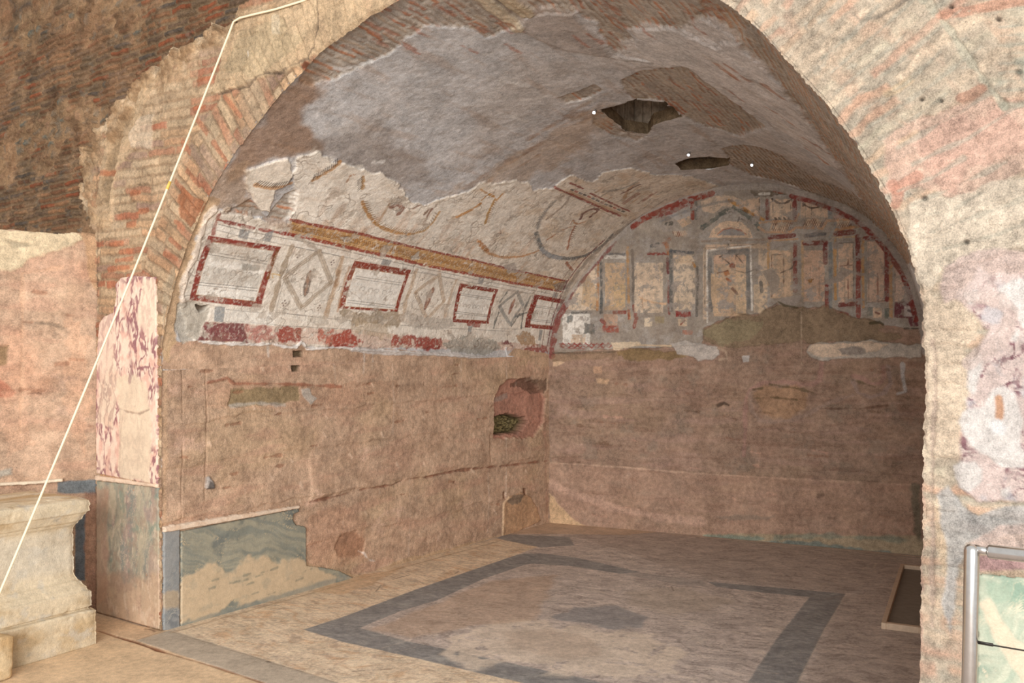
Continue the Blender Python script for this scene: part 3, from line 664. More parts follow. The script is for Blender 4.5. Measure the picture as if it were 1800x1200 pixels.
for k in range(30):
    rr = random.Random(k + 700); x = 300 + rr.random() * 640; y = 640 + rr.random() * 260; L_ = 6 + rr.random() * 24
    Lw.line([(x, y), (x + L_, y - L_ * .15 + rr.random() * 4 - 2)], .008 + .008 * rr.random(), C(160, 112, 86), .6, .006, .02, 9, 710 + k, h=-.014, loss=.1)
    x = 300 + rr.random() * 640; y = 640 + rr.random() * 260
    Lw.line([(x, y), (x + 4, y + 7)], .012 + .014 * rr.random(), C(236, 206, 180), .6, .008, .02, 9, 740 + k, h=.006)
# broken niche near the end wall
Lw.poly([(868, 770), (869, 700), (876, 680), (890, 668), (925, 665), (950, 680), (960, 700), (955, 740), (940, 768)], C(188, 134, 116), .8, .012, .035, 7, 200, h=-.055)
Lw.poly([(872, 700), (896, 690), (898, 700), (873, 708)], GREY, .5, .01, .02)
Lw.poly([(902, 676), (915, 664), (962, 668), (962, 688), (945, 692)], C(112, 86, 70), .7, .01, .04, 9, 201, h=-.03)
Lw.poly([(870, 731), (900, 727), (928, 732), (934, 742), (922, 760), (905, 764), (870, 764)], C(104, 90, 62), 1, .008, .03, 9, 202, h=-.16)
nsl, nal = Lw.poly([(870, 733), (900, 729), (930, 738), (918, 758), (870, 762)], None, 1, .01, ret=True)
Lw.put(nsl, nal * sm(-.1, .3, fbm(Lw.u[nsl] * 30, Lw.v[nsl] * 30, 4, 203)), C(150, 134, 92), .05)
# low arched block beside the corner and tan skirting remains
Lw.poly([(882, 945), (884, 884), (893, 872), (912, 865), (930, 872), (944, 895), (950, 915)], C(206, 164, 126), .8, .01, .01, 8, 204, h=.022)
Lw.line([(882, 942), (884, 884), (893, 873)], .015, C(230, 196, 160), .8, .006); Lw.poly([(888, 880), (900, 870), (918, 868), (914, 882), (900, 888)], C(120, 110, 98), .7, .01, .02, 9, 205)
for P in ([(883, 864), (888, 864), (888, 876), (883, 876)], [(918, 858), (924, 858), (924, 870), (918, 870)]): Lw.poly(P, C(130, 92, 70), .9, .006, h=-.03)
Lw.poly([(536, 990), (560, 996), (600, 1002), (640, 1012), (700, 985), (880, 940), (880, 955), (620, 1030), (536, 1050)], C(204, 172, 136), .7, .012, .02, 6, 206, h=.01)
Lw.line([(955, 690), (958, 780), (962, 915)], .05, C(168, 120, 100), .4, .03, .03, 4, 207)
wall_left = struct(grid_mesh('wall_left', Lw, mat=MAT['wall']))

# =================================================================== BACK WALL
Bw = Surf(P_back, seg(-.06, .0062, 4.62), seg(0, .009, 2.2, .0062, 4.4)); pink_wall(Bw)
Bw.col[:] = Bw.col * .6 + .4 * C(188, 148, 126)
Bw.mix(sm(.0, .5, fbm(Bw.u * 1.0, Bw.v * 9, 5, 220, .6)) * .5, C(212, 172, 152)); Bw.mix(sm(.1, .5, fbm(Bw.u * 1.5, Bw.v * 10, 5, 221, .6)) * .45, C(164, 126, 104)); Bw.mix(sm(.1, .5, fbm(Bw.u * 2.5, Bw.v * 3, 5, 219, .65)) * .4, C(166, 150, 132)); Bw.col *= np.array([.72, .76, .80])  # last step darkens the wall colour, standing in for light falloff with depth
LUN = [(966, 622), (1000, 619), (1080, 612), (1180, 610), (1235, 606), (1236, 575), (1260, 566), (1292, 552), (1330, 552), (1350, 542), (1368, 530), (1384, 536), (1400, 540), (1440, 541), (1452, 535), (1470, 545), (1500, 557), (1530, 560), (1556, 572), (1600, 578), (1650, 576),
       (1660, 400), (1400, 290), (1100, 290), (960, 420)]
FR = Bw.poly(LUN, GREY, 1, .006, .02, 8, 222, h=.014, f=.55, ret=True)
fsl, fal = FR; n_ = fbm(Bw.u[fsl] * 4, Bw.v[fsl] * 4, 5, 223, .6)
bc = C(172, 161, 149) + (C(190, 183, 176) - C(172, 161, 149)) * sm(-.1, .5, n_)[..., None]
Bw.col[fsl] = Bw.col[fsl] * (1 - fal[..., None]) + bc * fal[..., None]; Bw.H[fsl] += .014 * fal; Bw.F[fsl] = fal * .5
def bp(P, col, a=.9, loss=.26, lf=11, warp=.008, h=.003, seed=230, f=.6, soft=.005): Bw.poly(P, col, a, soft, warp, 14, seed, h=h, f=f, loss=loss, lf=lf)
def bl(P, wd, col, a=.8, loss=.2, warp=.008, lf=14, seed=231, soft=.004): Bw.line(P, wd, col, a, soft, warp, 14, seed, loss=loss, lf=lf, f=.6)
def R_(x0, y0, x1, y1, k=0): return [(x0, y0), (x1, y0 + k), (x1, y1 + k), (x0, y1)]
CRM = C(240, 218, 192)
# left half, much restored
bp(R_(1004, 455, 1024, 545), CRM, .7, .42); bp(R_(1022, 440, 1052, 545), C(230, 208, 186), .8, .34); bp([(1010, 500), (1050, 470), (1052, 545), (990, 545), (995, 515)], CRM, .8, .3)
bp([(1030, 470), (1054, 520), (1050, 545), (1022, 535)], C(206, 174, 136), .7, .36)
bp(R_(1062, 448, 1102, 455), WHT, .6, .3); bl([(1066, 446), (1100, 447)], .03, SLATE, .85); bp(R_(1064, 462, 1100, 545), C(220, 188, 152), .85, .34, 9); bp(R_(1080, 500, 1100, 540), C(226, 194, 146), .6, .3)
bl([(1052, 465), (1051, 545)], .03, C(190, 132, 78), .8, .3); bl([(1057, 460), (1058, 500), (1057, 550)], .03, C(96, 98, 98), .85, .3); bl([(1058, 525), (1058, 548)], .045, C(90, 96, 98), .8, .2)
bl([(1104, 435), (1106, 540), (1107, 560)], .035, C(206, 158, 104), .8, .1); bl([(1112, 440), (1114, 480), (1114, 545)], .035, C(118, 112, 106), .8, .1); bl([(1106, 545), (1106, 560)], .02, RED, .8, .1); bl([(1115, 538), (1119, 560), (1115, 574)], .05, C(150, 70, 56), .85, .08)
bp(R_(1078, 546, 1102, 552), C(150, 66, 54), .85, .2); bp(R_(1062, 552, 1086, 574), C(216, 178, 152), .8, .25); bp(R_(1060, 572, 1088, 584), C(176, 90, 76), .9, .15); bl([(1058, 563), (1064, 568)], .05, C(150, 56, 50), .8, .1)
bp(R_(1116, 462, 1166, 550), CRM, .85, .36, 9); bp([(1120, 478), (1160, 462), (1164, 490), (1155, 530), (1135, 545), (1122, 530)], C(236, 212, 186), .8, .32); bp([(1124, 521), (1150, 530), (1172, 532), (1172, 537), (1130, 530)], C(232, 196, 160), .9, .05)
bl([(1130, 520), (1131, 545)], .01, C(190, 140, 100), .6); bl([(1140, 446), (1172, 446)], .035, C(150, 60, 52), .85, .25, .015); bl([(1172, 430), (1176, 445)], .05, C(186, 124, 84), .8, .2)
bl([(1174, 455), (1175, 480)], .035, MAR, .85, .1); bl([(1175, 495), (1177, 552)], .03, C(146, 74, 66), .8, .3); bl([(1180, 440), (1180, 545)], .045, C(112, 114, 112), .85, .12)
bl([(1180, 442), (1218, 444)], .035, C(98, 102, 106), .9, .15); bp(R_(1185, 448, 1222, 545), CRM, .85, .38, 10); bp(R_(1188, 524, 1214, 545), C(234, 212, 184), .8, .3); bp(R_(1184, 448, 1216, 462), C(222, 196, 166), .8, .3)
bp(R_(1188, 547, 1215, 557), C(150, 40, 38), .95, .08); bp(R_(1192, 560, 1208, 573), C(230, 206, 178), .95, .1); bl([(1197, 570), (1204, 563)], .02, C(150, 70, 60), .8); bp(R_(1200, 580, 1218, 588), C(190, 130, 108), .8, .2)
bl([(1226, 470), (1227, 500), (1225, 555)], .03, C(110, 106, 100), .8, .2); bl([(1219, 462), (1222, 468)], .03, OCH, .8)
bp(R_(1133, 558, 1147, 574), C(238, 220, 194), 1, .02)
bp(R_(1152, 555, 1168, 568), C(172, 156, 110), .6, .2)
bp(R_(990, 550, 1038, 606), WHT, .85, .2, 9, .02); bp(R_(998, 555, 1008, 568), C(118, 122, 120), .85, .15, warp=.02); bp(R_(1028, 568, 1046, 586), C(112, 112, 108), .85, .15, warp=.02); bl([(1006, 550), (1040, 549)], .03, C(88, 88, 84), .8, .2); bp(R_(1004, 588, 1030, 603), C(214, 178, 140), .6, .3)
for k in range(9): bl([(986 + 10 * k, 608), (990 + 10 * k, 603), (995 + 10 * k, 607), (991 + 10 * k, 611), (986 + 10 * k, 608)], .018, C(150, 62, 54), .85, .15)
bl([(984, 604), (1072, 606)], .012, C(150, 62, 54), .7, .35); bl([(990, 612), (1030, 613)], .012, C(150, 62, 54), .7, .35)
# left upper
bl([(1216, 345), (1218, 384)], .045, C(150, 66, 52), .85, .2); bl([(1223, 346), (1224, 384)], .04, C(112, 112, 108), .8, .2)
bp([(1120, 368), (1160, 360), (1205, 350), (1215, 352), (1214, 382), (1200, 392), (1170, 378), (1130, 376)], C(192, 186, 182), .85, .12); bp([(1190, 388), (1212, 380), (1216, 392), (1200, 400)], C(220, 188, 156), .8, .25); bp([(1112, 384), (1145, 374), (1140, 384), (1122, 392)], C(110, 108, 106), .7, .35)
bl([(1172, 394), (1180, 393)], .05, C(84, 84, 80), .8, .2); bp([(1232, 354), (1262, 343), (1290, 345), (1310, 354), (1300, 366), (1270, 362), (1256, 376), (1236, 372)], C(226, 202, 178), .95, .1)
bp([(1184, 406), (1210, 406), (1206, 416), (1186, 415)], CRM, .6, .1); 
for k in range(7):
    bl([(1186 + 3.6 * k, 407), (1183 + 3.6 * k, 416)], .006, C(140, 90, 70), .7, 0); bl([(1183 + 3.6 * k, 407), (1186 + 3.6 * k, 416)], .006, C(140, 90, 70), .7, 0)
bl([(1165, 430), (1178, 420)], .04, C(176, 110, 78), .7, .3); bl([(1146, 432), (1158, 430)], .05, C(100, 102, 104), .8, .2)
# centre aedicule
bp([(1246, 418), (1252, 404), (1266, 392), (1284, 388), (1304, 391), (1318, 402), (1324, 418)], C(232, 204, 176), .95, .06); bp([(1262, 414), (1272, 405), (1286, 402), (1302, 406), (1312, 414)], C(148, 150, 154), .85, .12)
bl([(1262, 412), (1272, 404), (1286, 401), (1302, 405), (1312, 412)], .015, C(170, 96, 76), .7, .1)
bp([(1240, 430), (1352, 428), (1354, 436), (1238, 440)], C(222, 196, 170), .9, .12); bl([(1234, 424), (1352, 421)], .03, C(170, 150, 132), .7, .2)
for P in (R_(1236, 436, 1244, 562), R_(1334, 432, 1350, 556)): bp(P, C(226, 202, 176), .9, .28)
bl([(1244, 566), (1243, 440), (1320, 432), (1322, 545)], .02, WHT, .8, .15); bl([(1250, 545), (1248, 446), (1314, 440), (1316, 540)], .05, C(128, 128, 126), .85, .18); bl([(1239, 540), (1240, 436), (1330, 430)], .008, INK, .6, .1)
bp(R_(1255, 450, 1312, 556), C(224, 192, 160), .85, .36, 10); bp(R_(1255, 448, 1310, 464), C(222, 186, 160), .85, .15); bp([(1250, 480), (1268, 485), (1266, 550), (1256, 555), (1250, 520)], C(232, 202, 168), .9, .22); bp(R_(1294, 480, 1312, 553), C(230, 202, 168), .85, .3); bp(R_(1325, 500, 1348, 550), C(230, 206, 176), .8, .34)
for P in ([(1269, 447), (1272, 456)], [(1271, 450), (1266, 452)], [(1295, 446), (1294, 456)], [(1294, 448), (1300, 446)], [(1296, 450), (1306, 462)], [(1279, 424), (1281, 431)], [(1276, 424), (1285, 423)], [(1274, 456), (1284, 464)]): bl(P, .014, INK, .8, 0)
bp([(1283, 464), (1289, 462), (1293, 466), (1292, 471), (1286, 472), (1282, 469)], C(150, 84, 66), .9, .05); bp([(1272, 478), (1280, 474), (1284, 482), (1276, 486)], C(190, 120, 70), .8, .15); bl([(1278, 490), (1284, 494)], .03, C(176, 100, 56), .8, .1); bl([(1262, 480), (1280, 476)], .02, C(110, 80, 70), .7)
bl([(1288, 508), (1296, 516)], .035, C(110, 74, 64), .7, .2); bl([(1292, 475), (1310, 480), (1338, 470)], .012, C(100, 96, 90), .6, .1); bl([(1338, 496), (1339, 512)], .04, C(96, 98, 98), .8, .1); bl([(1330, 474), (1334, 468)], .035, C(80, 82, 80), .8, .2)
bl([(1236, 400), (1250, 390), (1262, 380), (1275, 372), (1292, 370)], .055, C(96, 104, 98), .85, .25, .02); bl([(1290, 365), (1312, 378), (1328, 392), (1334, 402)], .05, C(104, 112, 104), .8, .2, .02); bl([(1282, 352), (1300, 362), (1320, 374), (1342, 386)], .04, C(206, 154, 90), .9, .08)
for k in range(14): bl([(1302 + 2.6 * k, 362 + 1.6 * k), (1303 + 2.6 * k, 368 + 1.6 * k)], .008, C(96, 66, 50), .7, 0)
bl([(1304, 385), (1310, 388)], .02, INK, .6); bl([(1300, 382), (1297, 390)], .02, INK, .6)
bp([(1308, 352), (1336, 347), (1336, 385), (1322, 372), (1306, 362)], C(224, 196, 170), .9, .12); bl([(1335, 350), (1335, 384)], .008, INK, .7)
bp([(1318, 334), (1345, 328), (1378, 334), (1384, 342), (1350, 345), (1325, 343)], C(120, 108, 92), .85, .2, 9, .03, -.012); bl([(1335, 341), (1352, 340)], .03, WHT, .8, .2); bl([(1362, 334), (1374, 338)], .05, C(150, 84, 62), .8, .1)
# right half, better preserved
def swag(x0, x1, y, dp):
    P = [(x0 + (x1 - x0) * t, y + dp * 4 * t * (1 - t)) for t in np.linspace(0, 1, 9)]
    bl(P, .022, C(84, 66, 60), .85, .05)
    for t in (0, 1): bl([(x0 + (x1 - x0) * t, y), (x0 + (x1 - x0) * t, y + 4)], .02, C(84, 66, 60), .8, 0)
bp(R_(1354, 350, 1394, 385), C(228, 202, 176), .95, .08); swag(1358, 1392, 350, 8); bl([(1375, 350), (1375, 366)], .007, INK, .7, 0); bl([(1359, 352), (1359, 384)], .006, INK, .6, 0); bl([(1390, 352), (1390, 384)], .006, INK, .6, 0)
for x in (1362, 1370, 1378, 1386): bl([(x, 383), (x + 3, 386)], .02, INK, .8, 0)
bl([(1349, 352), (1349, 384)], .04, C(134, 66, 56), .8, .15); bl([(1397, 354), (1397, 386)], .05, C(138, 68, 62), .9, .08)
bp([(1408, 354), (1428, 358), (1455, 366), (1455, 382), (1408, 384)], C(228, 200, 174), .95, .08); swag(1412, 1448, 358, 8); bl([(1427, 366), (1427, 378)], .007, INK, .7, 0); bl([(1416, 358), (1416, 384)], .006, INK, .6, 0); bl([(1459, 362), (1460, 384)], .04, C(140, 146, 148), .8, .1)
bp([(1464, 368), (1490, 372), (1500, 384), (1466, 384)], C(210, 176, 166), .7, .2)
for (x0, x1, y0, y1) in ((1352, 1392, 387, 407), (1412, 1448, 384, 400), (1466, 1498, 384, 399)):
    bp([(x0 + 6, y0), (x1, y0), (x1 - 8, y1), (x0, y1)], C(224, 198, 170), .9, .05)
    nx = int((x1 - x0) / 4)
    for i in range(nx):
        for s_ in (0, 1): bl([(x0 + 4 + i * 4 + (4 if s_ else -3), y0), (x0 + 4 + i * 4 + (-5 if s_ else 4), y1)], .006, C(120, 84, 70), .75, 0)
bl([(1336, 392), (1352, 390), (1400, 388), (1404, 376)], .025, C(206, 164, 128), .8, .1); bl([(1334, 400), (1345, 408), (1388, 409), (1400, 400), (1446, 402), (1454, 388), (1500, 386)], .028, C(208, 166, 132), .85, .1)
bl([(1354, 417), (1396, 414)], .05, C(128, 64, 58), .9, .12); bl([(1352, 424), (1402, 420)], .022, C(208, 168, 128), .8, .1); bl([(1416, 415), (1450, 411)], .045, C(96, 98, 104), .8, .15); bl([(1414, 421), (1454, 418)], .02, C(176, 168, 160), .8, .1)
bl([(1470, 411), (1500, 408)], .06, C(134, 68, 58), .9, .1); bl([(1466, 404), (1508, 399), (1514, 392)], .03, C(204, 152, 104), .8, .1); bl([(1455, 424), (1466, 402), (1470, 392)], .03, C(160, 164, 164), .7, .1)
bl([(1465, 418), (1505, 416)], .02, C(206, 180, 140), .7, .1)
def pil(x, y0, y1, wd, col, a=.9, loss=.1): bl([(x, y0), (x, (y0 + y1) / 2), (x + .5, y1)], wd, col, a, loss)
bp(R_(1354, 440, 1394, 524), C(224, 194, 164), .9, .16); bl([(1357, 522), (1357, 448), (1378, 448), (1378, 500)], .008, C(96, 70, 60), .75, .05); pil(1351, 428, 500, .03, C(206, 162, 112), .8, .2); pil(1398, 430, 512, .045, C(140, 70, 60), .85, .25); pil(1392, 436, 510, .02, C(180, 160, 140))
bp(R_(1413, 440, 1450, 530), C(222, 186, 160), .9, .16); pil(1411, 425, 520, .03, C(212, 176, 136), .8, .1); bl([(1414, 428), (1452, 427)], .05, C(132, 64, 58), .9, .1); pil(1451, 430, 462, .05, C(132, 62, 58)); pil(1454, 502, 542, .045, C(142, 64, 56)); pil(1460, 428, 542, .04, C(132, 140, 142), .85, .12)
bl([(1418, 492), (1424, 494), (1430, 491)], .012, C(120, 84, 56), .8, 0); bp([(1421, 490), (1428, 490), (1427, 497), (1422, 497)], C(170, 124, 74), .9, 0); bl([(1425, 470), (1425, 488)], .005, INK, .5, 0); pil(1440, 470, 528, .007, C(150, 110, 90), .6)
pil(1468, 420, 526, .032, C(208, 160, 104), .9, .08); bp(R_(1474, 428, 1500, 532), C(228, 198, 172), .95, .08); bl([(1473, 428), (1501, 426)], .008, INK, .6, 0); pil(1500, 426, 530, .007, INK, .6, 0); pil(1491, 470, 530, .014, C(134, 66, 56), .8, .05); pil(1485, 470, 530, .006, INK, .6, 0); bl([(1478, 468), (1498, 466)], .01, C(120, 74, 60), .7, .1); bl([(1491, 456), (1491, 470)], .012, C(120, 74, 60), .7, 0)
bl([(1477, 536), (1500, 534)], .05, C(136, 66, 60), .9, .2); bl([(1478, 548), (1490, 552)], .035, C(150, 60, 54), .7, .3)
pil(1508, 415, 460, .05, C(132, 64, 60), .9, .08); pil(1509, 462, 556, .05, C(150, 66, 56), .85, .2); pil(1517, 420, 540, .03, C(206, 160, 108), .85, .1); pil(1522, 425, 535, .025, C(170, 160, 146), .8, .1)
bl([(1520, 419), (1552, 416)], .045, C(134, 66, 60), .9, .1); bp(R_(1525, 424, 1554, 531), C(222, 192, 170), .95, .1); bl([(1524, 532), (1560, 528)], .008, INK, .7, 0); bl([(1525, 424), (1554, 422)], .008, INK, .6, 0); pil(1543, 480, 530, .014, C(150, 90, 74), .7, .05); pil(1527, 426, 531, .006, INK, .5, 0)
pil(1559, 425, 526, .05, C(140, 66, 62), .9, .1); pil(1566, 430, 560, .035, C(204, 160, 116), .85, .1)
bp([(1572, 436), (1582, 442), (1600, 462), (1616, 500), (1619, 528), (1572, 530)], C(226, 198, 180), .9, .16); pil(1573, 440, 528, .006, INK, .5, 0); pil(1594, 462, 526, .007, C(150, 100, 90), .6); pil(1608, 480, 526, .007, C(150, 100, 90), .6)
bp([(1573, 531), (1624, 528), (1626, 572), (1600, 574), (1596, 560), (1572, 558)], C(120, 66, 74), .95, .12); bp(R_(1589, 538, 1612, 556), C(216, 204, 200), .95, .06); bl([(1597, 546), (1606, 549)], .025, C(80, 56, 62), .8, 0)
bp(R_(1535, 541, 1550, 559), C(232, 204, 178), 1, .03); bl([(1540, 549), (1545, 551)], .022, C(120, 62, 56), .8, 0); bp(R_(1555, 542, 1563, 560), C(96, 110, 100), .8, .1); bp(R_(1524, 540, 1534, 556), C(112, 120, 112), .7, .2); bl([(1590, 577), (1628, 577)], .02, C(70, 62, 56), .7, .1)
# red rule round the lunette, grey lime joint outside it
def arcp(w0, w1, off, n=24):
    out = []
    for w_ in np.linspace(w0, w1, n):
        a = np.array(pint(ARCB, w_)); b = np.array(pint(ARCB, min(w_ + .004, 1))); c = np.array(pint(ARCB, max(w_ - .004, 0))); t = b - c; t /= np.hypot(*t)
        out.append(a + np.array([t[1], -t[0]]) * off)
    return out
def aw(x, y):   # fraction along the arc nearest to a point of the photo
    p = np.array(Bw.at(x, y)); q = np.stack(pint(ARCB, np.linspace(0, 1, 400)), -1); return np.argmin(((q - p) ** 2).sum(1)) / 399
Bw.line(arcp(0, 1, .035, 80), .07, C(186, 176, 168), .9, .01, .012, 6, 240, uv=True)
Bw.line(arcp(aw(1395, 336), aw(1628, 560), .085, 50), .05, C(142, 66, 60), .95, .006, .01, 10, 241, uv=True, loss=.06)
Bw.line(arcp(aw(1108, 392), aw(1250, 333), .07, 40), .075, C(150, 66, 54), .95, .006, .015, 10, 242, uv=True, loss=.08)
Bw.line(arcp(aw(1150, 366), aw(1215, 345), .125, 20), .04, C(148, 70, 60), .85, .008, .03, 10, 243, uv=True, loss=.25)
Bw.line(arcp(0.0, aw(990, 535), .05, 20), .09, C(138, 66, 60), .9, .008, .02, 9, 244, uv=True, loss=.1)
Bw.line(arcp(aw(990, 535), aw(1075, 418), .06, 30), .035, C(130, 58, 56), .8, .008, .02, 9, 245, uv=True, loss=.25)
Bw.line(arcp(aw(1150, 360), aw(1300, 325), .19, 20), .03, C(130, 136, 142), .6, .01, .01, 9, 246, uv=True, loss=.2)
gn = fbm(Bw.u[fsl] * 3, Bw.v[fsl] * 3, 6, 1400, .7); Bw.put(fsl, sm(-.05, .5, gn) * fal * .4, C(150, 132, 114)); Bw.put(fsl, sm(.05, .5, -gn) * fal * .25, C(206, 194, 178))
Bw.put(fsl, sm(.12, .22, fbm(Bw.u[fsl] * 14, Bw.v[fsl] * 14, 5, 1401, .65)) * fal * .55, C(170, 158, 146))
# small losses and repairs over the painting
ls = sm(.26, .33, fbm(Bw.u[fsl] * 5, Bw.v[fsl] * 6, 6, 247, .64)) * fal; Bw.put(fsl, ls * .8, C(176, 166, 158), -.004)
bp([(1352, 500), (1340, 478), (1358, 470), (1372, 490), (1368, 512), (1356, 520)], C(168, 156, 144), .9, .05); bp([(1440, 500), (1470, 485), (1480, 470), (1500, 478), (1478, 494), (1462, 500)], C(170, 158, 148), .8, .2)
bl([(1372, 480), (1392, 472), (1398, 460)], .01, C(90, 80, 74), .7, .1); bl([(1480, 472), (1510, 482), (1540, 484)], .03, C(176, 166, 156), .7, .1)
bp([(1365, 530), (1380, 522), (1410, 518), (1404, 532), (1390, 542), (1372, 540)], C(178, 166, 156), .9, .05)
# bare olive core under the painting
Bw.poly([(1236, 578), (1262, 568), (1292, 554), (1330, 553), (1352, 543), (1368, 532), (1400, 541), (1440, 543), (1455, 537), (1490, 556), (1530, 562), (1556, 574), (1540, 580), (1600, 592), (1560, 600), (1420, 602), (1330, 606), (1290, 612), (1238, 600)], C(154, 134, 110), .9, .012, .04, 7, 250, h=-.018)
Bw.poly([(1236, 580), (1262, 568), (1300, 560), (1340, 566), (1330, 590), (1270, 606), (1240, 596)], C(160, 150, 120), .6, .012, .06, 9, 251)
Bw.poly([(1080, 616), (1120, 612), (1180, 618), (1215, 622), (1180, 632), (1110, 634), (1085, 626)], C(150, 126, 90), .85, .012, .03, 7, 252, h=-.012)
bl([(1368, 530), (1380, 537), (1402, 541)], .02, C(96, 90, 60), .7, .1); bl([(1530, 568), (1546, 566), (1552, 570)], .03, C(84, 78, 58), .8, .1)
Bw.poly([(1416, 618), (1424, 606), (1440, 602), (1500, 600), (1530, 597), (1570, 602), (1600, 606), (1622, 604), (1622, 628), (1560, 628), (1480, 630), (1440, 634), (1422, 626)], C(204, 194, 182), .95, .008, .02, 8, 253, h=.018)
Bw.poly([(1418, 616), (1430, 605), (1500, 603), (1530, 600), (1560, 606), (1540, 618), (1480, 626), (1436, 628)], C(236, 212, 188), .9, .008, .02, 8, 254, h=.006); Bw.poly([(1475, 614), (1500, 608), (1520, 612), (1524, 622), (1480, 624)], C(166, 156, 148), .9, .008, .015)
Bw.poly([(1180, 604), (1205, 598), (1232, 603), (1262, 608), (1264, 622), (1252, 632), (1228, 634), (1215, 626), (1190, 622)], C(206, 198, 190), .9, .008, .02, 8, 255, h=.014); bl([(1262, 612), (1276, 618), (1278, 630), (1264, 632)], .025, C(196, 172, 150), .8, .1); bp([(1304, 626), (1318, 624), (1316, 636), (1306, 636)], C(206, 200, 196), .9, .05)
bp([(1075, 602), (1095, 601), (1125, 600), (1130, 606), (1100, 612), (1080, 616)], C(232, 212, 184), .9, .1, warp=.02); bl([(1120, 606), (1180, 608)], .02, C(226, 200, 166), .8, .2)
bl([(972, 620), (1000, 621), (1060, 619), (1080, 618)], .03, C(90, 78, 62), .6, .15)
Bw.poly([(968, 622), (1080, 618), (1090, 630), (1030, 632), (970, 636)], C(150, 126, 100), .6, .015, .03, 7, 256)
Bw.poly([(972, 636), (985, 634), (992, 637), (978, 644), (972, 643)], C(226, 196, 164), .8, .008); Bw.poly([(1042, 644), (1058, 643), (1058, 656), (1044, 656)], C(216, 176, 146), .8, .012, .01); Bw.poly([(1048, 665), (1072, 667), (1068, 676), (1050, 673)], C(220, 184, 150), .8, .012, .01)
# mortar scars
MV = C(176, 140, 128)
def scar(P, wd, col=MV, a=.8, h=-.008): Bw.line(P, wd, col, a, .012, .02, 6, 260, h=h)
scar([(1308, 800), (1310, 760), (1309, 730), (1312, 700), (1318, 684), (1340, 674), (1380, 670), (1400, 676), (1430, 676), (1441, 668), (1443, 640)], .045); scar([(1318, 690), (1322, 722), (1335, 738), (1365, 742), (1400, 736), (1430, 722), (1460, 706), (1500, 694)], .045, C(168, 144, 130))
scar([(1498, 660), (1514, 664), (1530, 674), (1545, 674), (1554, 664), (1553, 645)], .04); scar([(1500, 670), (1508, 690), (1530, 698), (1555, 690), (1566, 672), (1562, 645)], .05, C(170, 148, 138)); scar([(1586, 640), (1588, 665), (1592, 688), (1578, 692)], .03, C(206, 202, 200), .8, .004)
Bw.poly([(1322, 690), (1345, 677), (1400, 680), (1420, 690), (1415, 720), (1380, 735), (1340, 728)], C(186, 148, 114), .6, .02, .05, 5, 261, h=-.01)
for P in ([(1355, 676), (1400, 682), (1430, 690)], [(1325, 700), (1350, 698), (1400, 702)], [(1500, 668), (1514, 672), (1538, 680)], [(1325, 684), (1340, 682)]): Bw.line(P, .02, C(96, 84, 60), .7, .012, .03, 8, 262, h=-.012, loss=.15)
for k in range(34):
    rr = random.Random(k + 800); x = 985 + rr.random() * 610; y = 645 + rr.random() * 270; L_ = 6 + rr.random() * 30
    Bw.line([(x, y), (x + L_, y + 2 + rr.random() * 3)], .01 + .014 * rr.random(), [C(120, 92, 72), C(150, 110, 90), C(214, 170, 148)][k % 3], .55, .01, .03, 8, 810 + k, h=-.010, loss=.2)
scar([(1262, 712), (1272, 708), (1280, 712)], .02, C(70, 56, 48), .8, -.03); scar([(1440, 718), (1510, 718), (1560, 712)], .012, C(110, 80, 66), .7); scar([(1440, 872), (1448, 870)], .04, C(60, 50, 44), .8); scar([(1398, 924), (1420, 922)], .018, C(60, 50, 44), .7); scar([(1455, 910), (1466, 912)], .02, C(60, 50, 44), .6)
Bw.line([(966, 813), (1100, 821), (1200, 830), (1330, 838), (1480, 846), (1610, 852)], .02, C(222, 190, 166), .6, .01, .015, 5, 270, h=-.012, loss=.1)
Bw.poly([(966, 814), (1200, 831), (1400, 841), (1615, 852), (1615, 975), (1200, 945), (966, 918)], C(196, 160, 138), .4, .012, .015, 5, 271, h=-.012)
Bw.line([(968, 850), (1010, 868), (1080, 893), (1150, 908), (1230, 916)], .09, C(216, 180, 160), .6, .03, .04, 3, 272); Bw.poly([(966, 868), (974, 874), (985, 890), (1006, 912), (1030, 925), (966, 920)], C(226, 192, 152), .85, .01, .02, 6, 273, h=.012)
Bw.poly([(1235, 940), (1270, 938), (1420, 938), (1520, 942), (1615, 940), (1650, 985), (1500, 975), (1380, 962), (1235, 944)], C(178, 164, 136), .75, .012, .02, 5, 274, h=.014)
Bw.poly([(1235, 940), (1300, 940), (1350, 946), (1300, 955), (1240, 946)], C(134, 150, 138), .75, .012, .03, 6, 275); Bw.line([(1340, 956), (1420, 955), (1500, 966), (1560, 974)], .06, C(116, 134, 132), .75, .015, .04, 5, 276); Bw.line([(1365, 944), (1430, 941), (1500, 944), (1590, 948)], .05, C(128, 142, 130), .55, .015, .04, 5, 277)
Bw.line([(1380, 960), (1424, 963)], .012, C(60, 56, 50), .8); Bw.poly([(1255, 908), (1300, 904), (1360, 908), (1350, 914), (1270, 913)], C(150, 134, 120), .6, .012, .03, 8, 278)
Bw.poly([(1604, 850), (1618, 850), (1618, 960), (1608, 930), (1600, 880)], C(96, 98, 82), .7, .02, .04, 6, 279)
Bw.line([(1408, 548), (1409, 640)], .012, C(206, 184, 160), .6, .006, .006, 6, 280, loss=.2)
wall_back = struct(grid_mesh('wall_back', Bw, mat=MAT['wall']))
Rw = Surf(P_right, seg(0, .03, 6.3), seg(0, .03, 2.1)); pink_wall(Rw)
Rw.line([(5.6, .3), (5.6, 1.0)], .3, C(100, 104, 88), .6, .1, .1, 3, 281, uv=True)
wall_right = struct(grid_mesh('wall_right', Rw, flip=True, mat=MAT['wall']))
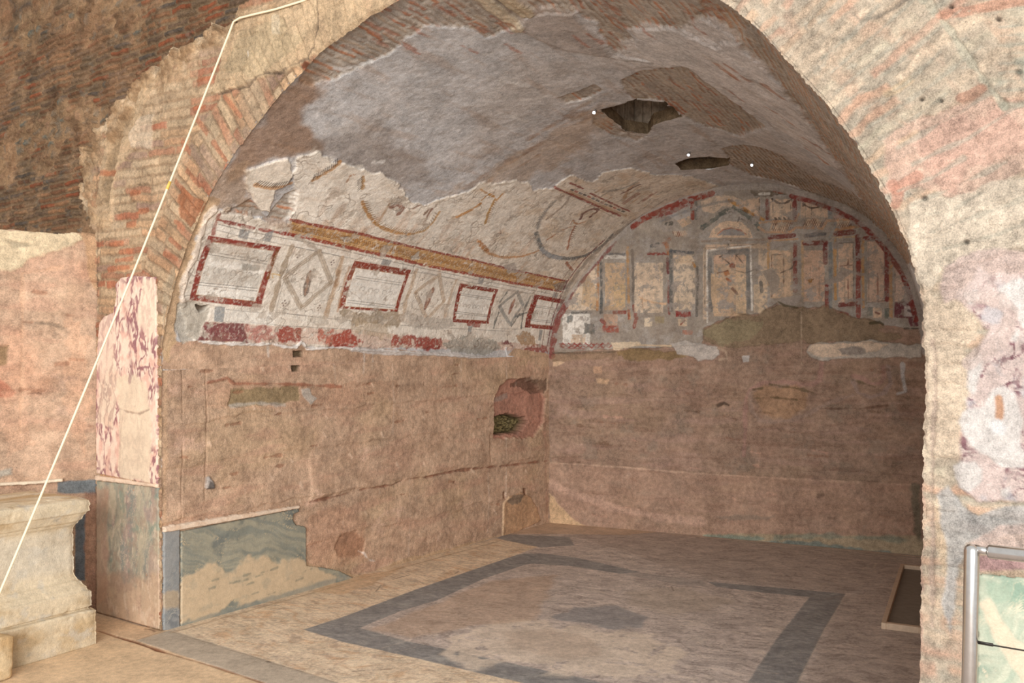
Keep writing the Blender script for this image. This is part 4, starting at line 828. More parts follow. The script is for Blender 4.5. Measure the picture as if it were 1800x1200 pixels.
# =================================================================== FACADE
sR = np.interp
PR0 = _pl[-1] - 3.2
Fa = Surf(P_fac, seg(0, .0065, 5.3, .03, 7.0, .0045, PL - .9, .03, PL), seg(0, .0055, 1.3, .009, 2.2, .05, 4.2))
fs, fz = fac_sz(Fa.u, Fa.v); fp, fr = Fa.u, Fa.v
PX, PY = project(Fa.P(Fa.u, Fa.v))
left = (fp < 6.3)
n1 = fbm(fs * 1.2, fz * 1.2, 4, 400); n2 = fbm(fs * 5, fz * 6, 5, 401, .6); n3 = fbm(fs * 16, fz * 18, 4, 402, .6)
Fa.col[:] = C(222, 186, 148); Fa.H += .006 * n2 + .004 * n3
one = np.ones(Fa.u.shape)
# horizontal courses outside the ring of voussoirs
ringL = .42 + .07 * fbm(fp * 1.5, fr * .2, 3, 403)
inring = sm(.02, -.02, fr - ringL)
brk = left * one
Fa.bricks(brk * (1 - inring), fz + .06 * (fs + .5) * left, fs, .068, .36, BRICKS, C(190, 158, 124), .26, 405, .008, .016)
Fa.bricks(brk * inring, fp, fr, .078, .40, BRICKS, C(178, 146, 114), .22, 406, .010, .012)
rr_ = ~left * one; inr = sm(.02, -.02, fr - (.62 + .04 * fbm(fp * 2, fr, 3, 407)))
Fa.bricks(rr_ * (1 - inr), fz, fs, .07, .34, BRICKR, C(196, 192, 168), .4, 408, .006, .02)
Fa.bricks(rr_ * inr, fp, fr, .075, .5, BRICKR, C(206, 190, 164), .5, 409, .006, .03)
# lime wash over all of it
ws = sm(-.15, .45, fbm(fs * 2.3, fz * 2.6, 5, 410, .6)) * .42; Fa.mix(ws * left, C(218, 190, 158), -.003); 
ws = sm(-.5, .3, fbm(fs * 3, fz * 3.4, 5, 411, .6)) * .6; Fa.mix(ws * ~left, C(228, 204, 172))
Fa.mix(sm(.1, .5, fbm(fs * 6 + fz * 5, fz * 2.2 - fs * 2, 5, 412)) * ~left * .35, C(232, 182, 148))
Fa.mix(sm(.3, .6, fbm(fs * 9, fz * 10, 5, 413, .6)) * ~left * .4, C(206, 204, 184))
def fp_(P, col, a=.9, warp=.02, wf=9, seed=420, h=None, soft=.008, loss=0., lf=12, f=None): Fa.poly(P, col, a, soft, warp, wf, seed, h=h, loss=loss, lf=lf, f=f)
def fl(P, wd, col, a=.8, warp=.01, seed=421, h=None, soft=.006, loss=0.): Fa.line(P, wd, col, a, soft, warp, 9, seed, h=h, loss=loss)
# smooth rendered patch high on the arch
fp_([(372, 165), (392, 110), (405, 60), (430, 30), (500, 10), (560, -20), (720, -30), (650, 40), (600, 78), (545, 108), (500, 128), (470, 134), (440, 148), (400, 162), (388, 166)], C(226, 194, 154), .9, .015, 7, 422, h=.018)
fp_([(400, 120), (430, 60), (500, 30), (540, 60), (500, 110), (440, 140)], C(208, 184, 146), .6, .05, 4, 423); fp_([(500, 20), (560, 0), (560, 40), (540, 70), (510, 60)], C(232, 200, 160), .7, .05, 4, 424)
fp_([(482, 28), (497, 26), (496, 60), (483, 62)], C(240, 218, 184), .8, .02, 9, 425)
fl([(385, 166), (415, 158), (440, 152), (452, 138), (468, 130), (495, 130), (512, 118), (545, 105), (556, 82), (562, 50), (562, -5)], .010, C(126, 106, 88), .75, .008, 426, -.012)
fp_([(532, 120), (540, 108), (560, 116), (556, 122)], C(120, 72, 48), .9, .005, 9, 427, h=.01)
for P in ([(440, 92), (441, 100)], [(442, 74), (441, 79)]): fl(P, .008, C(250, 240, 226), .9)
# curved plaster fillet of a former arch on the left
fp_([(172, 400), (178, 300), (190, 235), (215, 190), (250, 140), (285, 100), (298, 100), (290, 125), (262, 170), (245, 215), (240, 262), (205, 300), (196, 400)], C(216, 184, 146), .9, .012, 7, 430, h=.014)
fp_([(180, 330), (200, 240), (232, 180), (250, 150), (240, 200), (222, 230), (204, 300), (192, 370)], C(178, 150, 116), .85, .015, 7, 431, h=-.045)
fp_([(228, 240), (250, 205), (272, 200), (268, 262), (236, 258)], C(226, 200, 170), .8, .015, 7, 432, h=.012); fl([(290, 105), (262, 128), (240, 150), (215, 185)], .03, C(206, 146, 104), .8, .01, 433, .014)
fp_([(352, 60), (350, 170), (300, 165), (290, 140), (310, 120)], C(224, 192, 154), .5, .03, 6, 434)
fp_([(314, 103), (322, 103), (322, 124), (315, 122)], C(96, 76, 62), .9, .004, h=-.03); fl([(317, 108), (318, 122)], .018, C(250, 240, 228), .95, .003)
# stronger red bricks
for x, y, w_ in ((205, 458, 30), (192, 474, 36), (195, 430, 22), (212, 443, 22), (232, 340, 14), (180, 305, 18), (350, 140, 20), (345, 190, 16), (225, 395, 14), (192, 160, 10), (245, 372, 16)):
    fl([(x, y), (x + w_, y - w_ * .12)], .034, C(206, 124, 84), .7, .006, 440 + x, .004)
for a, b in (((322, 250), (336, 268)), ((396, 170), (424, 205)), ((376, 250), (398, 280)), ((310, 318), (335, 348)), ((330, 300), (352, 326)), ((300, 420), (318, 436)), ((290, 445), (312, 455)), ((345, 205), (365, 235)), ((310, 390), (324, 402))): fl([a, b], .036, C(202, 128, 92), .65, .006, 441, .004)
fp_([(320, 330), (345, 350), (380, 362), (350, 378), (336, 400), (318, 380), (312, 350)], C(190, 120, 80), .8, .02, 8, 442, h=-.012)
fp_([(288, 500), (305, 470), (320, 520), (318, 600), (300, 610), (286, 560)], C(214, 190, 158), .7, .03, 7, 443, h=-.01); fp_([(305, 520), (330, 530), (318, 600), (300, 600)], C(190, 180, 160), .6, .02, 8, 444)
# dark joint between pier and outer wall
fl([(171, 300), (172, 400), (171, 520), (170, 640), (168, 800), (162, 850)], .022, C(96, 70, 52), .6, .012, 445, -.03, loss=.1)
# lower pier core
fp_([(168, 855), (290, 862), (290, 1112), (168, 1082)], C(206, 166, 134), .9, .02, 6, 446)
# ---- right pier
fp_([(1560, 330), (1570, 240), (1620, 195), (1680, 185), (1990, 150), (1990, 300), (1740, 320), (1700, 345), (1640, 330), (1590, 315)], C(236, 196, 170), .8, .05, 5, 450, h=-.012)
fp_([(1600, 250), (1660, 215), (1760, 200), (1800, 260), (1700, 290), (1680, 340), (1640, 320)], C(228, 178, 154), .5, .07, 5, 451)
fp_([(1585, 360), (1660, 345), (1740, 320), (1990, 290), (1990, 440), (1760, 450), (1700, 470), (1660, 480), (1640, 530), (1620, 500), (1600, 430)], C(240, 222, 194), .9, .04, 5, 452, h=.006)
fl([(1625, -5), (1665, 50), (1700, 95), (1735, 150), (1765, 185)], .028, C(214, 206, 178), .8, .02, 453, -.008); fl([(1765, 185), (1990, 178)], .02, C(190, 190, 166), .7, .01, 454, -.01); fl([(1500, 22), (1512, 36), (1545, 28), (1575, 12), (1596, -4)], .012, C(150, 140, 124), .7, .01, 455, -.01)
fl([(1650, 28), (1720, 16), (1800, 2)], .035, C(232, 166, 132), .7, .008, 456, loss=.1); fl([(1690, 172), (1728, 156)], .03, C(206, 134, 102), .6, .015, 457); fl([(1580, 330), (1612, 310)], .05, C(220, 158, 130), .7, .02, 458); fl([(1566, 322), (1580, 345), (1574, 360)], .035, C(214, 150, 122), .7, .02, 459); fl([(1560, 165), (1600, 142)], .03, C(234, 200, 150), .5, .01, 460); fl([(1582, 250), (1610, 232)], .025, C(230, 196, 146), .4, .01, 461)
for x, y in ((1619, 174), (1652, 176), (1624, 348), (1790, 126), (1754, 34), (1698, 425), (1671, 12)): fl([(x, y), (x + 2, y + 1)], .012, C(70, 60, 52), .9, .004, 462, -.02)
for k in range(16):
    P = [(1756 + 2 * (k % 2), 40 + k * 8), (1990, 34 + k * 8.4)]; 
    if k % 2: fl(P, .01, C(176, 182, 164), .45, .01, 463 + k, -.004, loss=.15)
for k in range(34):   # joints of the big voussoirs on the right
    rr = random.Random(k + 60); p = 8.3 + k * .075 + rr.random() * .02; r0 = .04 + rr.random() * .1; r1 = r0 + .2 + rr.random() * .35
    Fa.line([(p, r0), (p + .02 * rr.random(), (r0 + r1) / 2), (p, min(r1, .66))], .010, C(196, 190, 168), .6, .006, .012, 8, 480 + k, h=-.006, uv=True, loss=.12)
# plaster and breccia on the right pier
fp_([(1612, 480), (1640, 520), (1690, 500), (1720, 500), (1726, 560), (1700, 610), (1700, 700), (1690, 730), (1680, 800), (1640, 800), (1612, 760)], C(240, 216, 184), .9, .03, 5, 464, h=.01)
fl([(1618, 560), (1616, 700), (1614, 850), (1612, 1000), (1608, 1200)], .03, C(214, 160, 140), .5, .02, 465, .004)
fl([(1641, 600), (1642, 760), (1640, 900), (1638, 1100)], .014, C(196, 170, 152), .6, .01, 466, -.01)
fp_([(1645, 870), (1680, 860), (1688, 960), (1670, 1030), (1650, 1000)], C(240, 212, 172), .7, .02, 6, 467)
fp_([(1660, 470), (1690, 450), (1760, 440), (1990, 430), (1990, 480), (1740, 500), (1690, 520), (1664, 530), (1655, 500)], C(234, 206, 192), .85, .02, 6, 468, h=.006)
wall_front_S = Fa
brc = Fa.poly([(1690, 520), (1720, 470), (1740, 480), (1990, 480), (1990, 905), (1760, 880), (1720, 885), (1690, 850), (1688, 780), (1700, 720), (1704, 640), (1740, 580), (1700, 545)], None, 1, .01, .02, 8, 469, ret=True)
bs, ba = brc; x_, y_ = fs[bs], fz[bs]
wx = .05 * fbm(x_ * 8, y_ * 8, 4, 470); wy = .05 * fbm(x_ * 8, y_ * 8, 4, 471)
rg = np.abs(fbm((x_ + wx) * 9, (y_ + wy) * 7, 4, 472, .6)); rg2 = fbm(x_ * 5, y_ * 4, 4, 473)
bcol = C(238, 214, 202) + (C(150, 100, 108) - C(238, 214, 202)) * (sm(.13, .03, rg) * sm(-.45, .1, rg2))[..., None]
bcol = bcol + (C(206, 204, 206) - bcol) * (sm(.1, .4, fbm(x_ * 7, y_ * 6, 5, 474)) * .7)[..., None]
Fa.col[bs] = Fa.col[bs] * (1 - ba[..., None]) + bcol * ba[..., None]; Fa.F[bs] = ba * .5; Fa.H[bs] = Fa.H[bs] * (1 - .7 * ba) + .008 * ba
for P in ([(1752, 505), (1775, 492), (1990, 488), (1990, 570), (1800, 575), (1780, 548), (1754, 540)], [(1684, 742), (1692, 725), (1730, 715), (1745, 685), (1765, 678), (1785, 690), (1796, 740), (1794, 785), (1812, 815), (1770, 812), (1725, 795), (1700, 770)],
          [(1674, 818), (1690, 812), (1700, 815), (1714, 812), (1730, 822), (1726, 846), (1702, 864), (1688, 856)], [(1700, 630), (1722, 624), (1728, 650), (1712, 690), (1702, 680)], [(1694, 518), (1716, 512), (1720, 526), (1706, 532)], [(1770, 600), (1790, 580), (1786, 600)], [(1740, 800), (1990, 806), (1990, 826), (1760, 822)], [(1758, 860), (1776, 854), (1770, 872), (1758, 872)]):
    fp_(P, C(246, 238, 228), .95, .012, 9, 475, h=.004, f=.6)
fl([(1756, 700), (1758, 720), (1757, 732)], .025, C(224, 152, 88), .8, .006, 476); fp_([(1742, 745), (1756, 736), (1768, 750), (1766, 764), (1744, 762)], C(252, 250, 246), .8, .01)
fl([(1690, 520), (1760, 528), (1776, 548), (1774, 580), (1758, 600), (1720, 620), (1704, 640)], .05, C(230, 206, 192), .75, .015, 477, .006)
fp_([(1645, 870), (1668, 850), (1690, 890), (1720, 908), (1770, 890), (1990, 872), (1990, 925), (1770, 935), (1740, 950), (1700, 955), (1684, 1000), (1672, 1120), (1655, 1060), (1668, 960)], C(206, 204, 198), .85, .02, 7, 478, h=-.004)
fp_([(1700, 955), (1760, 925), (1990, 915), (1990, 975), (1720, 975)], C(240, 212, 196), .8, .02, 7, 479); fp_([(1718, 975), (1990, 980), (1990, 1008), (1718, 1000)], C(206, 160, 158), .85, .015, 7, 481)
Fa.col[:] = np.clip(Fa.col, 0, 1)
rm = (~left)[..., None]; lum = Fa.col.mean(-1, keepdims=True); Fa.col[:] = np.where(rm, (Fa.col * .86 + lum * .14) * np.array([.85, .84, .86]), Fa.col * .86 + lum * .05)
# outline of the broken masonry
EDGE = [(-.90, -.1), (-.905, .8), (-.895, 1.7), (-.90, 2.6), (-.92, 3.12), (-1.02, 3.25), (-1.13, 3.45), (-1.17, 3.72), (-1.12, 3.86), (-.98, 3.84), (-.90, 3.92), (-.96, 4.02), (-.72, 4.03), (-.60, 4.16), (-.42, 4.17), (-.30, 4.28), (-.06, 4.34), (.1, 4.46), (.4, 4.44), (.78, 4.52), (1.1, 4.60), (1.5, 4.75), (2.2, 5.2), (2.6, 6.6), (12, 7.5), (12, -.1)]
Es = Surf(lambda u, v: F3(u, v), [0, 1], [0, 1]); Es.u, Es.v = fs, fz
jag = fbm(fs * 7, fz * 7, 5, 490, .6)
ed = Es.sdist(np.array(EDGE), (slice(None), slice(None)), True) + (.04 * jag + .13 * fbm(fs * 3.3, fz * 3.3, 4, 493, .6)) * sm(2.9, 3.3, fz)
Fa.K &= ed < 0
# rubble core showing at the broken edge
core = sm(-.26, -.10, ed + .07 * fbm(fs * 5, fz * 5, 4, 491)) * sm(3.05, 3.3, fz) * (fs < 2.2) * sm(1.5, .5, fs)
lump = fbm(fs * 7 + fz * 3, fz * 6 - fs * 3, 5, 492, .62)
Fa.mix(core * .85, C(196, 164, 128)); Fa.mix(core * sm(-.05, .35, lump) * .7, C(150, 116, 84)); Fa.mix(core * sm(.1, .4, -lump) * .8, C(222, 196, 164)); Fa.H += core * .05 * lump
Fa.H *= sm(0, .012, fr) * .9 + .1
wall_front = struct(grid_mesh('wall_front', Fa, flip=False, skirt=.45, skirt_dir=[N[0], N[1], 0], mat=MAT['facade'], keep=Fa.v > .003))

# =================================================================== OUTER WALLS
O = Surf(P_outer, seg(0, .008, 1.6, .05, 3.2), seg(0, .008, 3.25)); pink_wall(O, vo=7.3)
O.mix(sm(.0, .5, O.n(1.5, 5, 501, 1.2)) * .4, C(218, 160, 128))
def op(P, col, a=.9, warp=.03, h=None, seed=502, wf=6, soft=.012): O.poly(P, col, a, soft, warp, wf, seed, h=h)
op([(-60, 400), (128, 405), (152, 420), (100, 440), (40, 465), (-10, 480), (-60, 480)], C(228, 208, 174), .9, .04, .01); op([(10, 420), (60, 432), (20, 436)], C(150, 140, 120), .6, .03, -.02)
op([(140, 400), (175, 400), (175, 520), (160, 500), (150, 450)], C(206, 164, 124), .7, .03)
O.line([(60, 567), (90, 569), (110, 576), (125, 574)], .018, C(160, 140, 120), .7, .008, .015, 8, 503, h=-.012)
O.line([(50, 692), (62, 690), (72, 692)], .015, C(90, 64, 50), .8, .008, .01, 8, 504, h=-.02); op([(-10, 610), (14, 608), (12, 640), (-10, 645)], C(150, 124, 90), .8, .02, -.02); op([(-10, 660), (30, 690), (20, 700), (-10, 700)], C(190, 110, 86), .6, .03)
op([(-10, 830), (20, 822), (22, 834), (0, 838)], C(176, 172, 160), .8, .02, .006); op([(0, 690), (40, 680), (60, 780), (10, 800)], C(222, 176, 146), .35, .08); op([(120, 560), (160, 600), (150, 800), (120, 760)], C(224, 178, 146), .4, .08)
O.line([(110, 470), (40, 480), (40, 620), (36, 760)], .02, C(226, 184, 152), .5, .01, .02, 4, 505, h=-.01)
for k in range(10):
    rr = random.Random(k + 960); x = rr.random() * 150; y = 450 + rr.random() * 360
    O.line([(x, y), (x + 22, y - 3 + rr.random() * 5)], .014, C(156, 108, 82), .55, .01, .03, 6, 970 + k, h=-.014, loss=.1)
O.K &= O.v < 3.12 + .03 * fbm(O.u * 4, O.u * 0, 4, 506)
# courses below the ledge: blue marble strip behind the altar
O.poly([(100, 847), (172, 842), (172, 868), (100, 866)], C(112, 128, 136), .85, .008, .01, 8, 507); O.poly([(132, 905), (150, 900), (150, 1020), (132, 1020)], C(104, 120, 132), .9, .006, .006, 8, 508); O.poly([(150, 865), (172, 865), (172, 1085), (150, 1070)], C(176, 132, 110), .7, .01, .02, 8, 509)
outer = struct(grid_mesh('wall_outer', O, flip=True, mat=MAT['wall'], skirt=.5, skirt_dir=[N[0], N[1], 0]))
Uw = Surf(P_upper, seg(-6.4, .05, -4.9, .0085, 1.6, .05, 2.6), seg(2.9, .0085, 5.9, .05, 8.0))
u_, v_ = Uw.u, Uw.v
Uw.col[:] = C(168, 132, 100)
bandm = sm(-.02, .05, fbm(v_ * 1.5, u_ * .12, 3, 520))
bsel = np.sin(v_ * 5.2 + .9 * fbm(u_ * .8, v_, 4, 521)) * .5 + .9 * fbm(u_ * 1.7, v_ * 2.2, 4, 530) + .12
Uw.bricks(sm(-.15, .1, bsel), v_, u_, .066, .30, BRICKD, C(150, 124, 96), .4, 522, .022, .012)
st_ = fbm(u_ * 5, v_ * 7, 5, 523, .6); rub = sm(.05, -.2, bsel)
Uw.bricks(rub * .9, v_ + .06 * st_, u_ + .08 * st_, .11, .17, [C(150, 130, 108), C(172, 134, 104), C(128, 128, 116), C(176, 144, 112), C(146, 112, 84)], C(172, 138, 104), .5, 524, .03, .04)
Uw.mix(sm(.0, .5, Uw.n(1.2, 5, 525)) * .6, C(178, 136, 102)); Uw.mix(sm(.1, .5, Uw.n(2.2, 5, 526)) * .6, C(110, 82, 60)); Uw.mix(sm(.38, .6, Uw.n(5, 5, 527)) * .45, C(124, 124, 114)); Uw.mix(sm(.05, .5, fbm(u_ * 2, v_ * 3, 5, 531, .65)) * .55, C(186, 150, 116))
Uw.H += .022 * Uw.n(5, 5, 528) + .03 * Uw.n(1.4, 3, 529); Uw.col *= 1.16
Uw.K &= ((u_ < .2) & (v_ < 4.45)) | (v_ >= 4.45)
Uw.K &= ~((u_ > -.6) & (v_ < 4.0))
upper = struct(grid_mesh('wall_upper', Uw, mat=MAT['dark']))

# =================================================================== FLOOR
Fl = Surf(P_floor, seg(-4.5, .05, -1.3, .009, 5.5, .05, 7.5), seg(-7, .08, -1.4, .0105, 6.4))
a_, b_ = Fl.u, Fl.v
def veins(a, b, s, seed, ang=.35, str_=6, wp=.35):
    x = a * math.cos(ang) + b * math.sin(ang); y = -a * math.sin(ang) + b * math.cos(ang)
    wv = fbm(x * .8, y * .9, 4, seed) * wp
    return fbm(x * s / str_, (y + wv) * s, 6, seed + 1, .64)
vn = veins(a_, b_, 11, 540, .35, 4, .5); vn2 = veins(a_, b_, 26, 545, .15, 7, .4)
Fl.col[:] = C(205, 190, 180)
Fl.mix(sm(-.1, .4, vn) * .65, C(170, 156, 148)); Fl.mix(sm(.1, .45, -vn) * .6, C(214, 198, 184)); Fl.mix(sm(.08, .4, vn2) * .6, C(146, 132, 124)); Fl.mix(sm(.15, .45, -vn2) * .5, C(224, 206, 188))
Fl.H += .0008 * vn
YEL = C(234, 212, 184); rdg = np.abs(fbm(a_ * 1.2 + .6 * vn, b_ * 9 + a_ * 2, 5, 570, .6)); rdg2 = np.abs(fbm(a_ * 1.6, b_ * 12 - a_ * 3 + vn, 5, 571, .6))
Fl.mix(sm(.035, .0, rdg) * .6, C(228, 216, 204)); Fl.mix(sm(.05, .0, rdg2) * .6, C(112, 102, 98))
def yp(P):
    r = Fl.poly(P, None, 1, .006, 0, ret=True); sl_, al_ = r
    c = YEL + (C(206, 160, 116) - YEL) * (sm(0, .5, vn[sl_]) * .6)[..., None]; c = c + (C(176, 154, 136) - c) * (sm(.18, .45, vn2[sl_]) * .6)[..., None]; c = c + (C(236, 216, 186) - c) * (sm(.05, .4, -vn2[sl_]) * .6)[..., None]; c = c + (C(176, 146, 122) - c) * (sm(.08, .0, rdg[sl_]) * .6)[..., None]; c = c + (C(160, 146, 136) - c) * (sm(.06, .0, rdg2[sl_]) * .5)[..., None]
    Fl.col[sl_] = Fl.col[sl_] * (1 - al_[..., None]) + c * al_[..., None]
yp([(270, 1112), (640, 1002), (876, 945), (948, 960), (905, 976), (733, 1035), (600, 1085), (534, 1106), (600, 1127), (717, 1153), (840, 1182), (920, 1200), (1200, 1300), (700, 1300), (460, 1180)])
Fl.poly([(150, 1070), (250, 1100), (300, 1108), (1000, 1330), (-200, 1400), (-300, 1150)], C(220, 188, 152), .9, .01, 0); Fl.poly([(-200, 1100), (150, 1100), (420, 1180), (500, 1300), (-200, 1300)], C(226, 198, 162), .6, .05, .1, 2, 550)
Fl.poly([(240, 1125), (297, 1108), (330, 1116), (600, 1201), (800, 1264), (640, 1262), (470, 1201)], C(186, 174, 158), .9, .008, .006)
Fl.line([(172, 1108), (204, 1118), (240, 1127), (290, 1146), (380, 1172), (470, 1202), (640, 1262)], .016, C(150, 106, 78), .8, .006, .008, 5, 551, h=-.006); Fl.line([(204, 1118), (240, 1128), (288, 1145)], .035, C(124, 78, 52), .85, .008, .01, 5, 552, h=-.01)
Fl.line([(239, 1125), (285, 1110)], .008, C(130, 110, 90), .7); Fl.line([(300, 1109), (420, 1146), (600, 1201)], .01, C(150, 130, 110), .6, h=-.003); Fl.line([(255, 1105), (268, 1107), (272, 1110)], .02, C(110, 80, 62), .7)
Fl.line([(415, 1175), (460, 1158)], .007, C(150, 130, 110), .6); Fl.line([(470, 1162), (473, 1163)], .02, C(80, 60, 50), .8)
def sp(P, a=.92):
    sl_, al_ = Fl.poly(P, None, a, .007, .006, 8, 553, ret=True)
    c = C(136, 135, 134) + (C(160, 157, 152) - C(136, 135, 134)) * (sm(-.1, .4, vn2[sl_]))[..., None]; c = c + (C(114, 114, 116) - c) * (sm(0, .4, fbm(a_[sl_] * 9, b_[sl_] * 14, 5, 554, .6)) * .7)[..., None]
    Fl.col[sl_] = Fl.col[sl_] * (1 - al_[..., None]) + c * al_[..., None]
sp([(534, 1106), (600, 1085), (733, 1035), (905, 976), (925, 972), (950, 984), (935, 990), (920, 993), (850, 1017), (767, 1055), (700, 1075), (633, 1103), (717, 1127), (783, 1140), (873, 1160), (983, 1183), (1033, 1193), (1120, 1216), (1000, 1222), (917, 1199), (840, 1182), (717, 1153), (600, 1127)])
sp([(872, 946), (890, 939), (1000, 943), (1010, 958), (950, 962)], .85)
sp([(920, 973), (950, 972), (1010, 979), (1100, 999), (1125, 1005), (1090, 1008), (1000, 994), (930, 990)], .9); sp([(1100, 1003), (1235, 1020), (1243, 1030), (1200, 1028), (1100, 1010)], .35)
sp([(1243, 1022), (1487, 1043), (1481, 1052), (1450, 1105), (1402, 1200), (1370, 1260), (1285, 1260), (1313, 1200), (1360, 1130), (1423, 1049), (1330, 1040), (1260, 1031)])
Fl.poly([(970, 1085), (1010, 1066), (1085, 1066), (1140, 1085), (1130, 1103), (1080, 1106), (1020, 1095)], C(138, 138, 140), .7, .02, .06, 4, 555)
Fl.poly([(790, 1150), (798, 1120), (840, 1100), (900, 1088), (960, 1087), (1000, 1100), (1090, 1105), (1180, 1130), (1200, 1160), (1170, 1195), (1040, 1190), (960, 1175), (880, 1155), (830, 1180)], C(230, 212, 192), .7, .04, .16, 3, 556, loss=.3, lf=7)
Fl.poly([(880, 1110), (960, 1105), (1040, 1120), (1060, 1150), (1000, 1160), (900, 1140)], C(196, 176, 158), .6, .04, .05); Fl.poly([(1100, 1040), (1200, 1030), (1300, 1060), (1200, 1080), (1120, 1070)], C(186, 170, 152), .45, .05, .1, 3, 557); Fl.poly([(770, 1060), (860, 1020), (980, 1010), (940, 1090), (830, 1100), (720, 1120), (650, 1105)], C(190, 158, 130), .5, .04, .05, 3, 558)
Fl.poly([(1420, 1060), (1500, 1045), (1600, 1000), (1600, 960), (1300, 925), (1000, 940), (1250, 1018), (1480, 1042), (1440, 1130), (1400, 1240), (1620, 1240), (1620, 1000), (1500, 1040)], C(138, 118, 104), .3, .04, .05, 3, 559)
gl = lambda P, a=.5, wd=.008, c=C(206, 190, 172): Fl.line(P, wd, c, a, .004)
gl([(770, 1052), (900, 1078)]); gl([(1488, 1042), (1478, 1060), (1450, 1105), (1402, 1200)], .6); gl([(1236, 1020), (1488, 1043)], .4); gl([(1388, 1098), (1424, 1103)], .5); gl([(1322, 1178), (1370, 1184)], .5); gl([(1520, 1142), (1605, 1156)], .5); gl([(635, 1103), (720, 1128)], .4); gl([(670, 1139), (722, 1124)], .5); gl([(695, 1146), (748, 1132)], .4); gl([(1290, 1110), (1310, 1122), (1350, 1138)], .4); gl([(1520, 985), (1540, 990), (1536, 998)], .6, .02); gl([(1100, 1000), (1115, 1004)], .4)
for P in ([(660, 1040), (670, 1028)], [(620, 1180), (640, 1178)], [(1180, 1030), (1184, 1038)], [(690, 1018), (720, 1010)], [(750, 970), (752, 974)], [(1232, 1052), (1236, 1056)], [(800, 1008), (806, 1004)]): Fl.line(P, .012, C(84, 66, 56), .7, .006)
# dust against the walls
Fl.line([(300, 1112), (640, 1016), (880, 950)], .03, C(176, 150, 122), .7, .015, .01); Fl.line([(966, 919), (1200, 940), (1615, 978)], .05, C(206, 182, 160), .55, .012, .01); Fl.poly([(965, 918), (1160, 934), (1100, 940), (980, 938), (890, 938)], C(206, 176, 146), .7, .015, .02)
Fl.poly([(540, 1040), (600, 1020), (640, 1010), (700, 1000), (660, 1025), (600, 1045)], C(210, 176, 138), .6, .02, .05, 3, 560)
floor = struct(grid_mesh('floor', Fl, mat=MAT['floor']))
# =================================================================== LOOSE AND APPLIED THINGS
def _marble(name, bumpd=.002, rough=.55): return masonry_mat(name, 1.2, .6, bumpd, rough, None, .35, .3)
MAT['marble'] = _marble('veined_marble'); MAT['white_marble'] = masonry_mat('aged_white_marble', 1.3, .8, .004, .7, None, .3, .6)
DL = (B0 - P0) / np.hypot(*(B0 - P0)); NL = np.array([DL[1], -DL[0], 0]); NF = np.array([-N[0], -N[1], 0])
def slab(name, Pf, nrm, P, step, thick, paint, mat, flip=False, warp=.004, parent=None, edge=None):
    S0 = Surf(Pf, [0, 6], [-.5, 6.5]) if edge is None else edge
    p = S0.pts(P); a, b = p.min(0) - .03, p.max(0) + .03
    S = Surf(lambda u, v: Pf(u, v) + nrm * thick, seg(a[0], step, b[0]), seg(a[1], step, b[1]))
    d = S.sdist(p, (slice(None), slice(None)), True) + warp * fbm(S.u * 22, S.v * 22, 4, 611)
    S.K = d < 0; paint(S); S.H -= .5 * thick * sm(-.008, 0, d)
    return grid_mesh(name, S, flip=flip, skirt=thick * 1.05, skirt_dir=-nrm, mat=mat, parent=parent)
def swirl(S, cols, fr_=9, seed=600, wp=1.4, stretch=(1, 1), ang=.6):
    x = S.u * stretch[0]; y = S.v * stretch[1]
    x, y = x * math.cos(ang) + y * math.sin(ang), -x * math.sin(ang) + y * math.cos(ang)
    w1 = fbm(x * 1.6, y * 1.6, 4, seed) * wp; ph = (y * fr_ * 4 + w1 * fr_ * 1.5 + 2.2 * fbm(x * 4, y * 4, 5, seed + 1, .6))
    t = .5 + .9 * fbm(x * 1.2 + w1 * .5, (y + w1 * .22) * fr_ * 1.6, 6, seed + 7, .66); t2 = fbm(x * 3, y * 3, 5, seed + 3, .6)
    c = cols[0] + (cols[1] - cols[0]) * (sm(.25, .8, t) * .8)[..., None]
    c = c + (cols[2] - c) * (sm(.05, .45, t2) * .8)[..., None]; c = c + (cols[3] - c) * (sm(.06, .0, np.abs(t - .42)) * sm(-.2, .3, t2) * .8)[..., None]
    S.col[:] = c; S.F[:] = .5
# green slab of the left wall skirting
def pt_green(S):
    swirl(S, [C(132, 134, 124), C(164, 158, 138), C(104, 110, 108), C(206, 186, 150)], 12, 601, .5, (1, 1), -.35)
    S.poly([(300, 1060), (317, 1010), (350, 1000), (400, 992), (450, 985), (500, 978), (540, 985), (560, 998), (640, 1015), (560, 1040), (440, 1062), (380, 1078), (330, 1098), (300, 1110)], C(206, 182, 150), .85, .02, .12, 4, 602, h=.003)
    S.mix(sm(.1, .45, fbm(S.u * 6, S.v * 9, 5, 690, .6)) * .35, C(150, 146, 130))
    S.line([(318, 1100), (420, 1070), (540, 1035), (620, 1010)], .05, C(136, 138, 130), .7, .012, .02, 6, 603)
    for k in range(14):
        rr = random.Random(k + 40); x = 360 + rr.random() * 180; y = 1000 + rr.random() * 50; S.line([(x, y), (x + 12, y - 4)], .012, C(120, 122, 108), .6, .006, .01, 12, 604 + k)
g = slab('marble_slab', P_left, NL, [(315, 1108), (315, 933), (420, 913), (523, 892), (524, 899), (514, 904), (513, 914), (518, 921), (536, 925), (537, 993), (565, 996), (592, 1001), (606, 1008), (624, 1017), (540, 1041), (430, 1074)], .008, .022, pt_green, MAT['marble'])
tag(g, 'large grey-green swirled marble slab, lower half caked in tan mortar, along left wall', 'marble slab')
